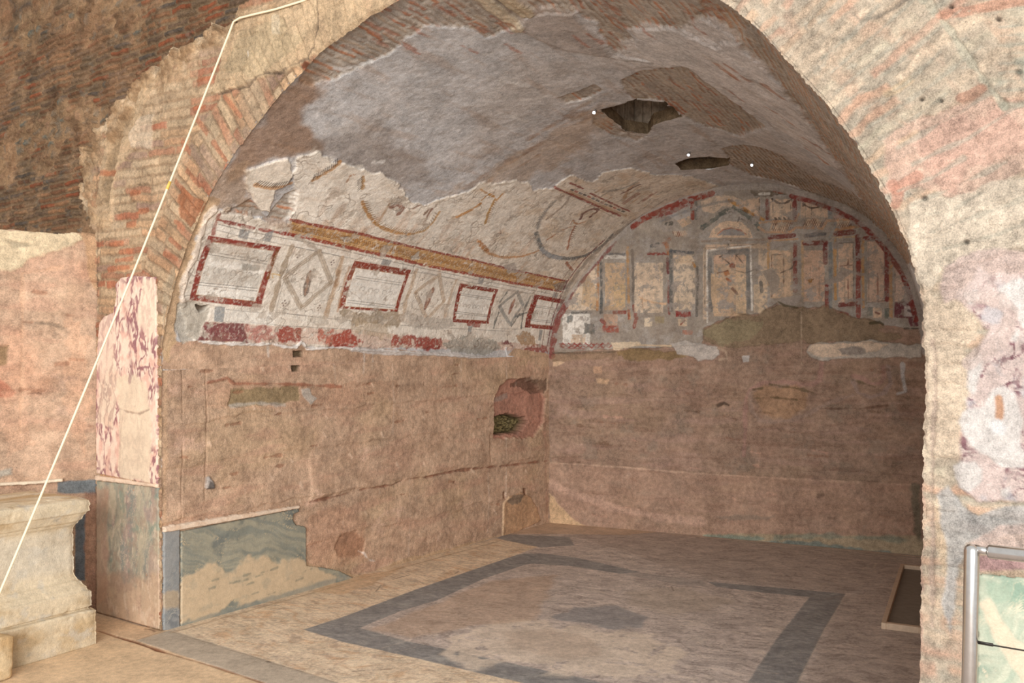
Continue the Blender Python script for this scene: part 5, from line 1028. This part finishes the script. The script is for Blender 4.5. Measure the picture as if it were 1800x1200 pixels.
def pt_blue(S):
    swirl(S, [C(132, 136, 138), C(152, 152, 150), C(112, 116, 120), C(176, 172, 162)], 7, 610, 1.2); S.mix(sm(.0, .4, fbm(S.u * 20, S.v * 20, 4, 612)) * .6, C(150, 150, 148)); S.poly([(283, 1045), (316, 1035), (316, 1070), (283, 1066)], C(186, 164, 134), .7, .02, .03)
g = slab('marble_slab', P_left, NL, [(284.5, 1107), (284.5, 934), (314, 929), (314, 1109), (300, 1110)], .006, .024, pt_blue, MAT['marble'])
tag(g, 'narrow upright strip of blue-grey marble on the arris beside the large green slab', 'marble slab')
def pt_cor(S): S.col[:] = C(228, 206, 184); S.mix(sm(.0, .5, S.n(9, 4, 613)) * .5, C(206, 170, 140)); S.F[:] = .3
g = slab('marble_moulding', P_left, NL, [(284, 925), (300, 921), (420, 902), (523, 887), (523, 893), (420, 912), (300, 933), (284, 935)], .006, .045, pt_cor, MAT['white_marble'])
tag(g, 'thin pale marble moulding running along top of the green skirting slabs', 'moulding')
# pier facings
eF = Surf(lambda u, v: F3(u, v), [-1.4, 6.4], [-.2, 5])
def _pf(u, v): return F3(u, v)
def breccia(S, lo=.08, hi=.24, dark=C(136, 86, 94), sx=14, sy=5.5, seed=620):
    wx = .04 * fbm(S.u * 9, S.v * 6, 4, seed); wy = .06 * fbm(S.u * 9, S.v * 6, 4, seed + 1)
    r = np.abs(fbm((S.u + wx) * sx, (S.v + wy) * sy, 3, seed + 2, .55)); big = fbm(S.u * 5, S.v * 2.6, 4, seed + 3)
    c = C(232, 204, 184) + (C(220, 178, 160) - C(232, 204, 184)) * sm(-.1, .4, fbm(S.u * 12, S.v * 8, 4, seed + 4))[..., None]
    c = c + (dark - c) * (sm(hi, lo, r) * sm(-.45, 0, big) * .9)[..., None]
    S.col[:] = c; S.F[:] = .5
def pt_bre(S):
    breccia(S)
    for P, a in (([(208, 668), (240, 655), (262, 690), (264, 760), (262, 850), (210, 840), (208, 740)], .85), ([(176, 640), (200, 600), (210, 680), (200, 760), (172, 740)], .5)):
        S.poly(P, C(216, 196, 170), a, .02, .05, 6, 630)
    S.poly([(172, 560), (195, 545), (205, 580), (196, 640), (176, 680)], C(224, 196, 176), .6, .03, .04, 6, 631)
    S.poly([(250, 492), (280, 490), (280, 560), (262, 600), (240, 560)], C(230, 206, 182), .7, .02, .03, 6, 632)
    S.line([(210, 718), (225, 724), (245, 727), (262, 720)], .012, C(140, 116, 100), .7, .008, .01, h=-.006)
    S.line([(216, 730), (212, 760), (210, 830)], .01, C(190, 160, 140), .6); S.line([(228, 670), (232, 645), (228, 620)], .03, C(140, 100, 104), .6, .01, .02)
g = slab('marble_slab', _pf, NF, [(173, 832), (172, 740), (173, 660), (175, 600), (178, 568), (186, 556), (203, 548), (208, 520), (206, 500), (216, 488), (240, 484), (276, 487), (278, 520), (279, 600), (280, 700), (281, 852), (240, 845)], .006, .022, pt_bre, MAT['marble'], edge=eF)
tag(g, 'tall pink and purple breccia marble facing with torn top on left pier', 'marble slab')
def pt_dado(S):
    swirl(S, [C(150, 146, 130), C(186, 172, 148), C(128, 132, 126), C(206, 178, 156)], 8, 640, 1.6, (1.6, .8), 1.1)
    S.mix(sm(.1, .5, fbm(S.u * 6, S.v * 5, 5, 641)) * .5, C(166, 136, 128)); S.mix(sm(.2, .5, fbm(S.u * 7, S.v * 6, 5, 642)) * .6, C(116, 134, 122))
    S.poly([(165, 1000), (200, 1000), (240, 1030), (285, 1000), (290, 1115), (165, 1085)], C(200, 168, 140), .75, .04, .12, 4, 643)
    S.mix(sm(.05, .45, fbm(S.u * 9, S.v * 7, 5, 645, .65)) * .45, C(150, 124, 108)); S.mix(sm(.15, .45, fbm(S.u * 12, S.v * 6, 5, 649, .65)) * .4, C(222, 202, 178)); S.poly([(200, 1000), (240, 1010), (235, 1040), (190, 1030)], C(150, 124, 108), .5, .03, .05)
    S.poly([(165, 855), (190, 860), (188, 1050), (165, 1070)], C(190, 150, 124), .5, .02, .03, 5, 644)
g = slab('marble_slab', _pf, NF, [(172, 844), (281, 856), (283, 1106), (172, 1075)], .006, .016, pt_dado, MAT['marble'], edge=eF)
tag(g, 'weathered multicoloured green and tan marble facing at foot of left pier', 'marble slab')
def pt_f(S): S.col[:] = C(226, 200, 176); S.mix(sm(0, .5, S.n(10, 4, 646)) * .5, C(206, 176, 150)); S.F[:] = .3
g = slab('marble_moulding', _pf, NF, [(172, 834), (281, 850), (281, 857), (172, 844)], .006, .030, pt_f, MAT['white_marble'], edge=eF)
tag(g, 'narrow cream fillet between breccia and green facing on left pier', 'moulding')
def pt_gr(S):
    swirl(S, [C(152, 162, 144), C(182, 182, 162), C(122, 142, 126), C(204, 190, 166)], 7, 650, 1.2, (1, 1), .8)
    S.poly([(1722, 1060), (1740, 1050), (1780, 1120), (1815, 1150), (1815, 1215), (1770, 1160), (1740, 1110)], C(206, 184, 160), .75, .01, .02, 6, 651); S.poly([(1730, 1020), (1800, 1018), (1815, 1060), (1750, 1060)], C(120, 144, 126), .6, .015, .03)
g = slab('marble_slab', _pf, NF, [(1719, 1008), (1990, 1025), (1990, 1420), (1716, 1300)], .005, .014, pt_gr, MAT['marble'], edge=eF)
tag(g, 'pale sea-green marble facing low on right pier behind the railing', 'marble slab')
# moulding on outer wall behind the altar
def pt_o(S): S.col[:] = C(222, 204, 180); S.F[:] = .3
NO = np.array([-QD[1], QD[0], 0]); NO = NO * (-1 if NO[1] > 0 else 1)
eO = Surf(P_outer, [0, 3], [0, 3.2])
g = slab('marble_moulding', P_outer, NO, [(-60, 849), (60, 844), (112, 839), (112, 846), (60, 851), (-60, 857)], .006, .05, pt_o, MAT['white_marble'], flip=True, edge=eO)
tag(g, 'weathered white marble ledge on outer wall above the altar', 'moulding')

# ---- box / tube helpers for small modelled things
import bmesh
def mesh_from(name, bm, mat, parent=None, smooth=True):
    me = bpy.data.meshes.new(name); bmesh.ops.recalc_face_normals(bm, faces=bm.faces); bm.to_mesh(me); bm.free()
    if smooth:
        me.shade_smooth()
    me.materials.append(mat); o = bpy.data.objects.new(name, me); sc.collection.objects.link(o)
    if parent: o.parent = parent
    return o
def tube(name, pts, r, mat, parent=None, seg_=10, caps=True):
    import mathutils
    bm = bmesh.new(); P = [mathutils.Vector([float(c) for c in p]) for p in pts]; rings = []
    up = mathutils.Vector((0, 0, 1))
    for i, p in enumerate(P):
        d = (P[min(i + 1, len(P) - 1)] - P[max(i - 1, 0)]).normalized()
        a = d.cross(up if abs(d.z) < .95 else mathutils.Vector((1, 0, 0))).normalized(); b = d.cross(a)
        rr = r[i] if isinstance(r, (list, tuple)) else r
        rings.append([bm.verts.new(p + (a * math.cos(t) + b * math.sin(t)) * rr) for t in [2 * math.pi * k / seg_ for k in range(seg_)]])
    for A, B in zip(rings[:-1], rings[1:]):
        for k in range(seg_): bm.faces.new((A[k], A[(k + 1) % seg_], B[(k + 1) % seg_], B[k]))
    if caps: bm.faces.new(rings[0]); bm.faces.new(rings[-1])
    return mesh_from(name, bm, mat, parent)

# ---- statue base / altar with mouldings, displaced and painted
X = np.array([-3.035, 6.25]); Ad = -np.array([.518, .857]); Al = np.array([-.857, .518])
ALEN, AWID = 1.35, .80
PROF = [(0, .0), (.252, .0), (.262, .012), (.266, .050), (.278, .050), (.281, .022), (.30, .026), (.36, .028), (.40, .032), (.405, .05), (.43, .062), (.45, .085), (.475, .10), (.48, .118), (.50, .126), (.52, .14), (.85, .148), (.87, .14), (.885, .118), (.90, .112), (.905, .095), (.94, .075), (.955, .06), (.965, .058), (.97, .04), (1.03, .038), (1.065, .045), (1.075, .10), (1.085, .2), (1.085, .34)]
def altar(name, X, z0, sc_=1.):
    pz = np.array([p[0] for p in PROF]) * sc_ + z0; po = np.array([p[1] for p in PROF]) * .74
    L_ = np.r_[0, np.cumsum(np.hypot(np.diff(pz), np.diff(po)))]; s_ = np.arange(0, L_[-1], .009); Z = np.interp(s_, L_, pz); Oo = np.interp(s_, L_, po)
    # outline walked from the far end of the seen side round the right corner
    def ring(o):
        c = [X + Ad * (ALEN - o) + Al * (AWID - o), X + Ad * (ALEN - o) + Al * o, X + Ad * o + Al * o, X + Ad * o + Al * (AWID - o)]
        return c
    P = []; per = []
    n1_, n2_, n3_ = 70, 140, 80
    for z, o in zip(Z, Oo):
        c = ring(o); row = []
        for (a, b, n) in ((c[0], c[1], n1_), (c[1], c[2], n2_), (c[2], c[3], n3_), (c[3], c[0], 30)):
            t = np.linspace(0, 1, n, endpoint=False)[:, None]; row.append(a + (b - a) * t)
        P.append(np.c_[np.concatenate(row), np.full(sum((n1_, n2_, n3_, 30)), z)])
    P = np.array(P); nv, nu = P.shape[:2]
    U_, V_ = np.meshgrid(np.arange(nu) * .01, s_)
    per_ = np.linspace(0, 2 * np.pi, nu, endpoint=False)
    du = np.roll(P, -1, 1) - np.roll(P, 1, 1); dv = np.gradient(P, axis=0); n = np.cross(du, dv); n /= np.linalg.norm(n, axis=-1, keepdims=True) + 1e-9
    H = .003 * fbm(U_ * 6, V_ * 8, 5, 660, .6) - .006 * sm(.25, .5, fbm(U_ * 5, V_ * 7, 4, 661, .6)) * (1 - sm(.3, .34, Z[:, None]) * sm(1.0, .9, Z[:, None]))
    corner = np.exp(-((U_ - (n1_ + n2_) * .01) / .035) ** 2); H = H - corner * (.008 + .016 * np.abs(fbm(U_ * 3, V_ * 14, 4, 662, .6)))
    P = P + n * H[..., None]
    a = sm(-.2, .5, fbm(U_ * 2, V_ * 4, 5, 663, .6)); b = sm(.1, .5, fbm(U_ * 5, V_ * 7, 5, 664, .6))
    col = C(216, 200, 172) + (C(196, 172, 136) - C(216, 200, 172)) * a[..., None]; col = col + (C(196, 190, 178) - col) * (b * .6)[..., None]
    mid_ = (sm(.5, .6, Z) * sm(.9, .8, Z))[:, None]; col = col + (C(206, 198, 182) - col) * (mid_ * .6)[..., None]
    col = col + (C(184, 150, 106) - col) * ((sm(1.07, 1.08, Z)[:, None] * sm(-.1, .3, fbm(U_ * 3, V_ * 3, 4, 665))) * .6)[..., None]
    idx = np.arange(nv * nu).reshape(nv, nu); nx = np.roll(idx, -1, 1)
    q = np.stack([idx[:-1], nx[:-1], nx[1:], idx[1:]], -1).reshape(-1, 4)
    o = raw_mesh(name, P.reshape(-1, 3), q, np.concatenate([col, np.full(col.shape[:2] + (1,), .3)], -1).reshape(-1, 4), MAT['white_marble'])
    bm = bmesh.new(); bm.from_mesh(o.data)
    ed = [e for e in bm.edges if e.is_boundary]; 
    lo = [e for e in ed if e.verts[0].co.z < z0 + .05]; hi = [e for e in ed if e.verts[0].co.z >= z0 + .05]
    bmesh.ops.holes_fill(bm, edges=hi, sides=0); bmesh.ops.holes_fill(bm, edges=lo, sides=0); bm.to_mesh(o.data); bm.free()
    return o
al_ = altar('altar', X, 0.0)
tag(al_, 'moulded white marble altar pedestal standing against the pink outer wall', 'altar')
# rough corner block in front of the altar
def stone(name, c, rz, size, seed, cols, amp=.012, n=26):
    bm = bmesh.new(); bmesh.ops.create_cube(bm, size=1); bmesh.ops.subdivide_edges(bm, edges=bm.edges[:], cuts=n, use_grid_fill=True)
    co = np.array([v.co[:] for v in bm.verts]); p = co * 2; r_ = .18
    q = np.clip(np.abs(p), 0, 1 - r_); d = np.abs(p) - q; L_ = np.linalg.norm(d, axis=1, keepdims=True); d = np.where(L_ > 1e-9, d / np.maximum(L_, 1e-9) * np.minimum(L_, r_), 0)
    p = np.sign(p) * (q + d) / 2; p = p * np.array(size)
    h = amp * fbm(p[:, 0] * 9 + p[:, 2] * 5, p[:, 1] * 9 + p[:, 2] * 7, 4, seed, .6); p = p * (1 + (h / np.maximum(np.linalg.norm(p, axis=1), .05)))[:, None]
    p[:, 2] += size[2] / 2
    p[:, 2] = np.maximum(p[:, 2], 0)
    cr, sr = math.cos(rz), math.sin(rz); p = np.c_[p[:, 0] * cr - p[:, 1] * sr + c[0], p[:, 0] * sr + p[:, 1] * cr + c[1], p[:, 2] + c[2]]
    t = sm(-.2, .4, fbm(p[:, 0] * 8 + p[:, 2] * 6, p[:, 1] * 8, 4, seed + 3)); col = cols[0] + (cols[1] - cols[0]) * t[:, None]
    faces = np.array([[v.index for v in f.verts] for f in bm.faces]); bm.free()
    return raw_mesh(name, p, faces, np.c_[col, np.full(len(col), .2)], MAT['white_marble'])
import mathutils
bc0 = np.array([-3.235, 5.55]) ; az = math.atan2(-Ad[1], -Ad[0])
blk = stone('stone_block', (bc0[0] + Ad[0] * .35 + Al[0] * .075, bc0[1] + Ad[1] * .35 + Al[1] * .075, 0), az, (.70, .14, .285), 670, [C(214, 192, 156), C(196, 166, 124)])
tag(blk, 'low rough cream stone block cut by the left edge, in front of the altar', 'stone block')

# ---- rope
MAT['rope'] = flat_mat('cream_rope', C(238, 222, 190), .85, 0, 260, .2, .002)
def un(px, py, d): return np.array([(px - 900) / FPX * d, d, CAMZ - (py - HOR) / FPX * d])
def onF(px, py, off=.03):
    s_, z_ = eF.at(px, py); return F3(s_, z_) + NF * off
A_ = onF(418, 41, .035); Bq = un(-60, 1180, 4.75)
rp = [onF(590, -22, .03), onF(540, 4, .03), onF(490, 20, .035), onF(450, 30, .04), onF(430, 35, .04), A_]
ctrl = [A_]
for k in range(1, 41):
    t = k / 40; p = A_ + (Bq - A_) * t; p = p - np.array([0, 0, .085 * 4 * t * (1 - t)]) - np.array([.10, .0, 0]) * 4 * t * (1 - t) * .15; ctrl.append(p)
rope = tube('rope', rp + ctrl[1:], .0072, MAT['rope'], seg_=8)
tag(rope, 'cream rope hanging from the arch edge slantwise down across left pier and altar', 'rope')
tp = tube('tape', [ctrl[11] + (ctrl[12] - ctrl[11]) * q for q in (.0, .5, 1.)][:2], .0098, flat_mat('yellow_tape', C(226, 184, 90), .6), rope, 10); tp['label'] = 'yellow band round the rope'
nail = tube('iron_pin', [A_ + np.array([N[0] * .05, N[1] * .05, .006]), A_ + np.array([-N[0] * .02, -N[1] * .02, .008])], .006, flat_mat('dark_iron', C(90, 74, 62), .6, .6), None, 8)
tag(nail, 'small iron pin in arch plaster holding the bend of the rope', 'pin')

# ---- railing
MAT['steel'] = flat_mat('brushed_steel', C(206, 204, 202), .24, 1., 40, .05)
MAT['steel_dark'] = flat_mat('wire', C(96, 94, 92), .35, 1.)
rail = empty('handrail', tuple(un(1704, 0, 2.9)[:2]) + (0,))
def rl(p): return np.array(p) - np.array([rail.location.x, rail.location.y, 0])
top = un(1710, 957, 2.9); bx, by = top[0], top[1]; rd = np.array([.80, -.60])
rx_ = np.array([bx, by])
zt = top[2]
post_o = tube('post', [rl((bx - .03, by, 0)), rl((bx - .003, by, zt - .022)), rl((bx - .002, by, zt - .010)), rl((bx - .001, by, zt - .002)), rl((bx, by, zt + .002))], [.024, .024, .022, .015, .006], MAT['steel'], rail, 32)
tube('base_plate', [rl((bx - .03, by, 0)), rl((bx - .03, by, .012))], .06, MAT['steel'], rail, 24)
tube('connector', [rl((bx, by, zt - .012)), rl((bx + rd[0] * .055, by + rd[1] * .055, zt - .016))], .014, MAT['steel'], rail, 16)
tube('rail_tube', [rl((bx + rd[0] * q, by + rd[1] * q, zt - .016)) for q in (.045, .05, .6, 1.3)], [.020, .0235, .0235, .0235], MAT['steel'], rail, 24)
for zz in (zt - .33, zt - .55, zt - .77, zt - .99):
    wr = tube('wire', [rl((bx + .0, by, zz)), rl((bx + rd[0] * 1.3, by + rd[1] * 1.3, zz - .0))], .0028, MAT['steel_dark'], rail, 8)
    tube('wire_ferrule', [rl((bx + .012, by - .004, zz)), rl((bx + .05, by - .034, zz))], .0055, MAT['steel_dark'], wr, 10)
rail['label'] = 'brushed steel handrail with round post and thin wires at the right edge of the view'; rail['category'] = 'railing'
ep = tube('post', [rl((bx + rd[0] * 1.3, by + rd[1] * 1.3, 0)), rl((bx + rd[0] * 1.3, by + rd[1] * 1.3, zt - .01))], .024, MAT['steel'], rail, 20)

# ---- floor tray
MAT['tray'] = flat_mat('grey_tray', C(128, 118, 106), .6, 0, 14, .12); MAT['tray_rim'] = flat_mat('tray_rim', C(196, 172, 148), .6, 0, 30, .1)  # tray floor darkened in its colour for the shade inside the rim
def fpt(px, py): d = FPX * CAMZ / (py - HOR); return np.array([(px - 900) / FPX * d, d])
T0, T1 = fpt(1583, 999), fpt(1549, 1105); td = (T1 - T0) / np.hypot(*(T1 - T0)); tn = np.array([-td[1], td[0]]); tn = tn if tn[0] > 0 else -tn
TL, TW, TH = np.hypot(*(T1 - T0)), .30, .05
tray = empty('floor_tray', (T0[0], T0[1], 0))
def tbox(name, a0, a1, b0, b1, z0, z1, mat):
    bm = bmesh.new(); vv = []
    for z in (z0, z1):
        for a, b in ((a0, b0), (a1, b0), (a1, b1), (a0, b1)):
            p = td * a + tn * b; vv.append(bm.verts.new((p[0], p[1], z)))
    for f in ((0, 1, 2, 3), (4, 5, 6, 7), (0, 1, 5, 4), (1, 2, 6, 5), (2, 3, 7, 6), (3, 0, 4, 7)): bm.faces.new([vv[i] for i in f])
    bmesh.ops.bevel(bm, geom=bm.edges[:], offset=.003, segments=1, affect='EDGES')
    return mesh_from(name, bm, mat, tray, False)
tbox('tray_floor', .005, TL - .005, .005, TW - .005, .001, .012, MAT['tray'])
tbox('rim', 0, TL, 0, .035, 0, TH, MAT['tray_rim']); tbox('rim', 0, TL, TW - .035, TW, 0, TH, MAT['tray_rim']); tbox('rim', 0, .045, .035, TW - .035, 0, TH, MAT['tray_rim']); tbox('rim', TL - .045, TL, .035, TW - .035, 0, TH, MAT['tray_rim'])
tray['label'] = 'long shallow grey tray with raised tan rim on marble floor by the right wall'; tray['category'] = 'tray'

# ---- small spotlights under the vault
lamp_m = flat_mat('lamp_housing', C(150, 146, 142), .5, .3); lens_m = flat_mat('lamp_lens', (1, 1, 1), .3, emit=((.93, .95, 1.0), 6.0))
VS = Surf(P_vault, seg(0, .06, 5.7), seg(0, .06, 7.0))
for k, (x, y, lab) in enumerate(((1045, 192, 'tiny lit spotlight at the left corner of the larger vault opening'), (1211, 267, 'tiny lit spotlight just above the smaller vault opening'), (1323, 285, 'tiny lit spotlight right of the smaller vault opening, above the lunette'))):
    u0, v0 = VS.at(x, y); p = P_vault(np.array(u0), np.array(v0)); e1 = P_vault(np.array(u0 + .01), np.array(v0)) - p; e2 = P_vault(np.array(u0), np.array(v0 + .01)) - p
    nn = np.cross(e1, e2); nn /= np.linalg.norm(nn); nn = nn if nn[2] < 0 else -nn
    L_ = empty('spotlight', tuple(p)); ax = np.array([-.35, -.75, -.55]); ax /= np.linalg.norm(ax)
    tube('bracket', [-nn * .02, nn * .02], .004, lamp_m, L_, 8)
    c0 = nn * .022
    tube('housing', [c0 - ax * .03, c0 - ax * .025, c0 + ax * .026], [.007, .013, .014], lamp_m, L_, 14)
    tube('lens', [c0 + ax * .0255, c0 + ax * .028, c0 + ax * .031], [.0135, .012, .006], lens_m, L_, 14)
    tag(L_, lab, 'spotlight', 'spotlights under the vault')

# ---- shafts over the two openings, boarded with planks
MAT['board'] = masonry_mat('old_planks', 1., 1., .006, .85)
for k, Hh in enumerate(HOLES):
    q = np.array([P_vault(np.array(a), np.array(b)) for a, b in VS.pts(Hh)]); c_ = q[:, :2].mean(0)
    q2 = c_ + (q[:, :2] - c_) * 1.10
    big = k == 0
    root = empty('vault_opening', (c_[0], c_[1], float(q[:, 2].min())))
    rz0 = float(q[:, 2].min())
    zt_ = float(q[:, 2].max()) + (.40 if big else .3)
    # masonry sides, subdivided
    pts = []
    m = len(q2)
    for i in range(m):
        for t in np.linspace(0, 1, 8, endpoint=False): pts.append(list(q2[i] * (1 - t) + q2[(i + 1) % m] * t) + [q[i, 2] * (1 - t) + q[(i + 1) % m, 2] * t + .01])
    pts = np.array(pts); M_ = len(pts); rows = 5
    co = []
    for j in range(rows):
        t = j / (rows - 1); r = pts.copy(); r[:, 2] = r[:, 2] + .11 * t; wv = 1 + .03 * fbm(np.arange(M_) * .21, np.full(M_, t * 3), 3, 680)
        if 0 < j: r[:, :2] = c_ + (r[:, :2] - c_) * wv[:, None] * 1.0
        co.append(r)
    co = np.concatenate(co) - np.array([c_[0], c_[1], rz0]); ix = np.arange(rows * M_).reshape(rows, M_); nx = np.roll(ix, -1, 1)
    qd = np.stack([ix[:-1], nx[:-1], nx[1:], ix[1:]], -1).reshape(-1, 4)
    cc = np.tile(C(166, 142, 112), (len(co), 1)) * (.8 + .3 * sm(-.4, .4, fbm(co[:, 0] * 20 + co[:, 1] * 17, co[:, 2] * 30, 4, 681)))[:, None]
    raw_mesh('masonry_side', co, qd, np.c_[cc, np.zeros(len(cc))], MAT['dark'], root)
    a0 = (q2 - c_) @ E; b0 = (q2 - c_) @ N; pm = MAT.setdefault('plank', flat_mat('grey_brown_plank', C(176, 158, 138), .85, 0, 18, .35, .01))
    def plank(a, b, a_, b_, z, z_):
        bm = bmesh.new(); vv = []
        for zz in (z, z_):
            for x, y in ((a, b), (a_, b), (a_, b_), (a, b_)): p = E * x + N * y; vv.append(bm.verts.new((p[0], p[1], zz)))
        for f in ((0, 1, 2, 3), (4, 5, 6, 7), (0, 1, 5, 4), (1, 2, 6, 5), (2, 3, 7, 6), (3, 0, 4, 7)): bm.faces.new([vv[i_] for i_ in f])
        bmesh.ops.bevel(bm, geom=bm.edges[:], offset=.003, segments=1, affect='EDGES'); mesh_from('plank', bm, pm, root, False)
    A0, A1, B0_, B1_ = a0.min() - .06, a0.max() + .06, b0.min() - .06, b0.max() + .05; ztop = zt_ - rz0; zl = .06
    nw = max(2, round((A1 - A0) / .09)); ww = (A1 - A0) / nw
    for i in range(nw):
        x0 = A0 + i * ww; jt = .006 * math.sin(i * 7.3)
        plank(x0 + .002, B1_ + jt, x0 + ww - .002, B1_ + .03 + jt, zl + .04, ztop); plank(x0 + .002, B0_ - .05, x0 + ww - .002, B1_ + .08, ztop, ztop + .03)
    nb = max(2, round((B1_ - B0_) / .12)); wb = (B1_ - B0_) / nb
    for i in range(nb):
        y0 = B0_ + i * wb; plank(A0 - .03, y0 + .002, A0, y0 + wb - .002, zl, ztop); plank(A1, y0 + .002, A1 + .03, y0 + wb - .002, zl, ztop)
    plank(A0, B0_ - .03, A1, B0_, zl, ztop); plank(A0 - .05, B1_ + .05, A1 + .05, B1_ + .07, zl, ztop + .02); plank(A0 - .06, B0_ - .06, A1 + .06, B1_ + .09, ztop + .032, ztop + .05)
    plank(A0 - .05, B0_ - .05, A0 - .032, B1_ + .06, zl, ztop + .02); plank(A1 + .032, B0_ - .05, A1 + .05, B1_ + .06, zl, ztop + .02)
    root['label'] = ('larger' if big else 'smaller') + ' ragged opening through the vault, closed above with grey-brown planks'; root['category'] = 'opening'

for o in sc.objects:
    if o.get('label') and not o.parent: o['kind'] = 'thing'
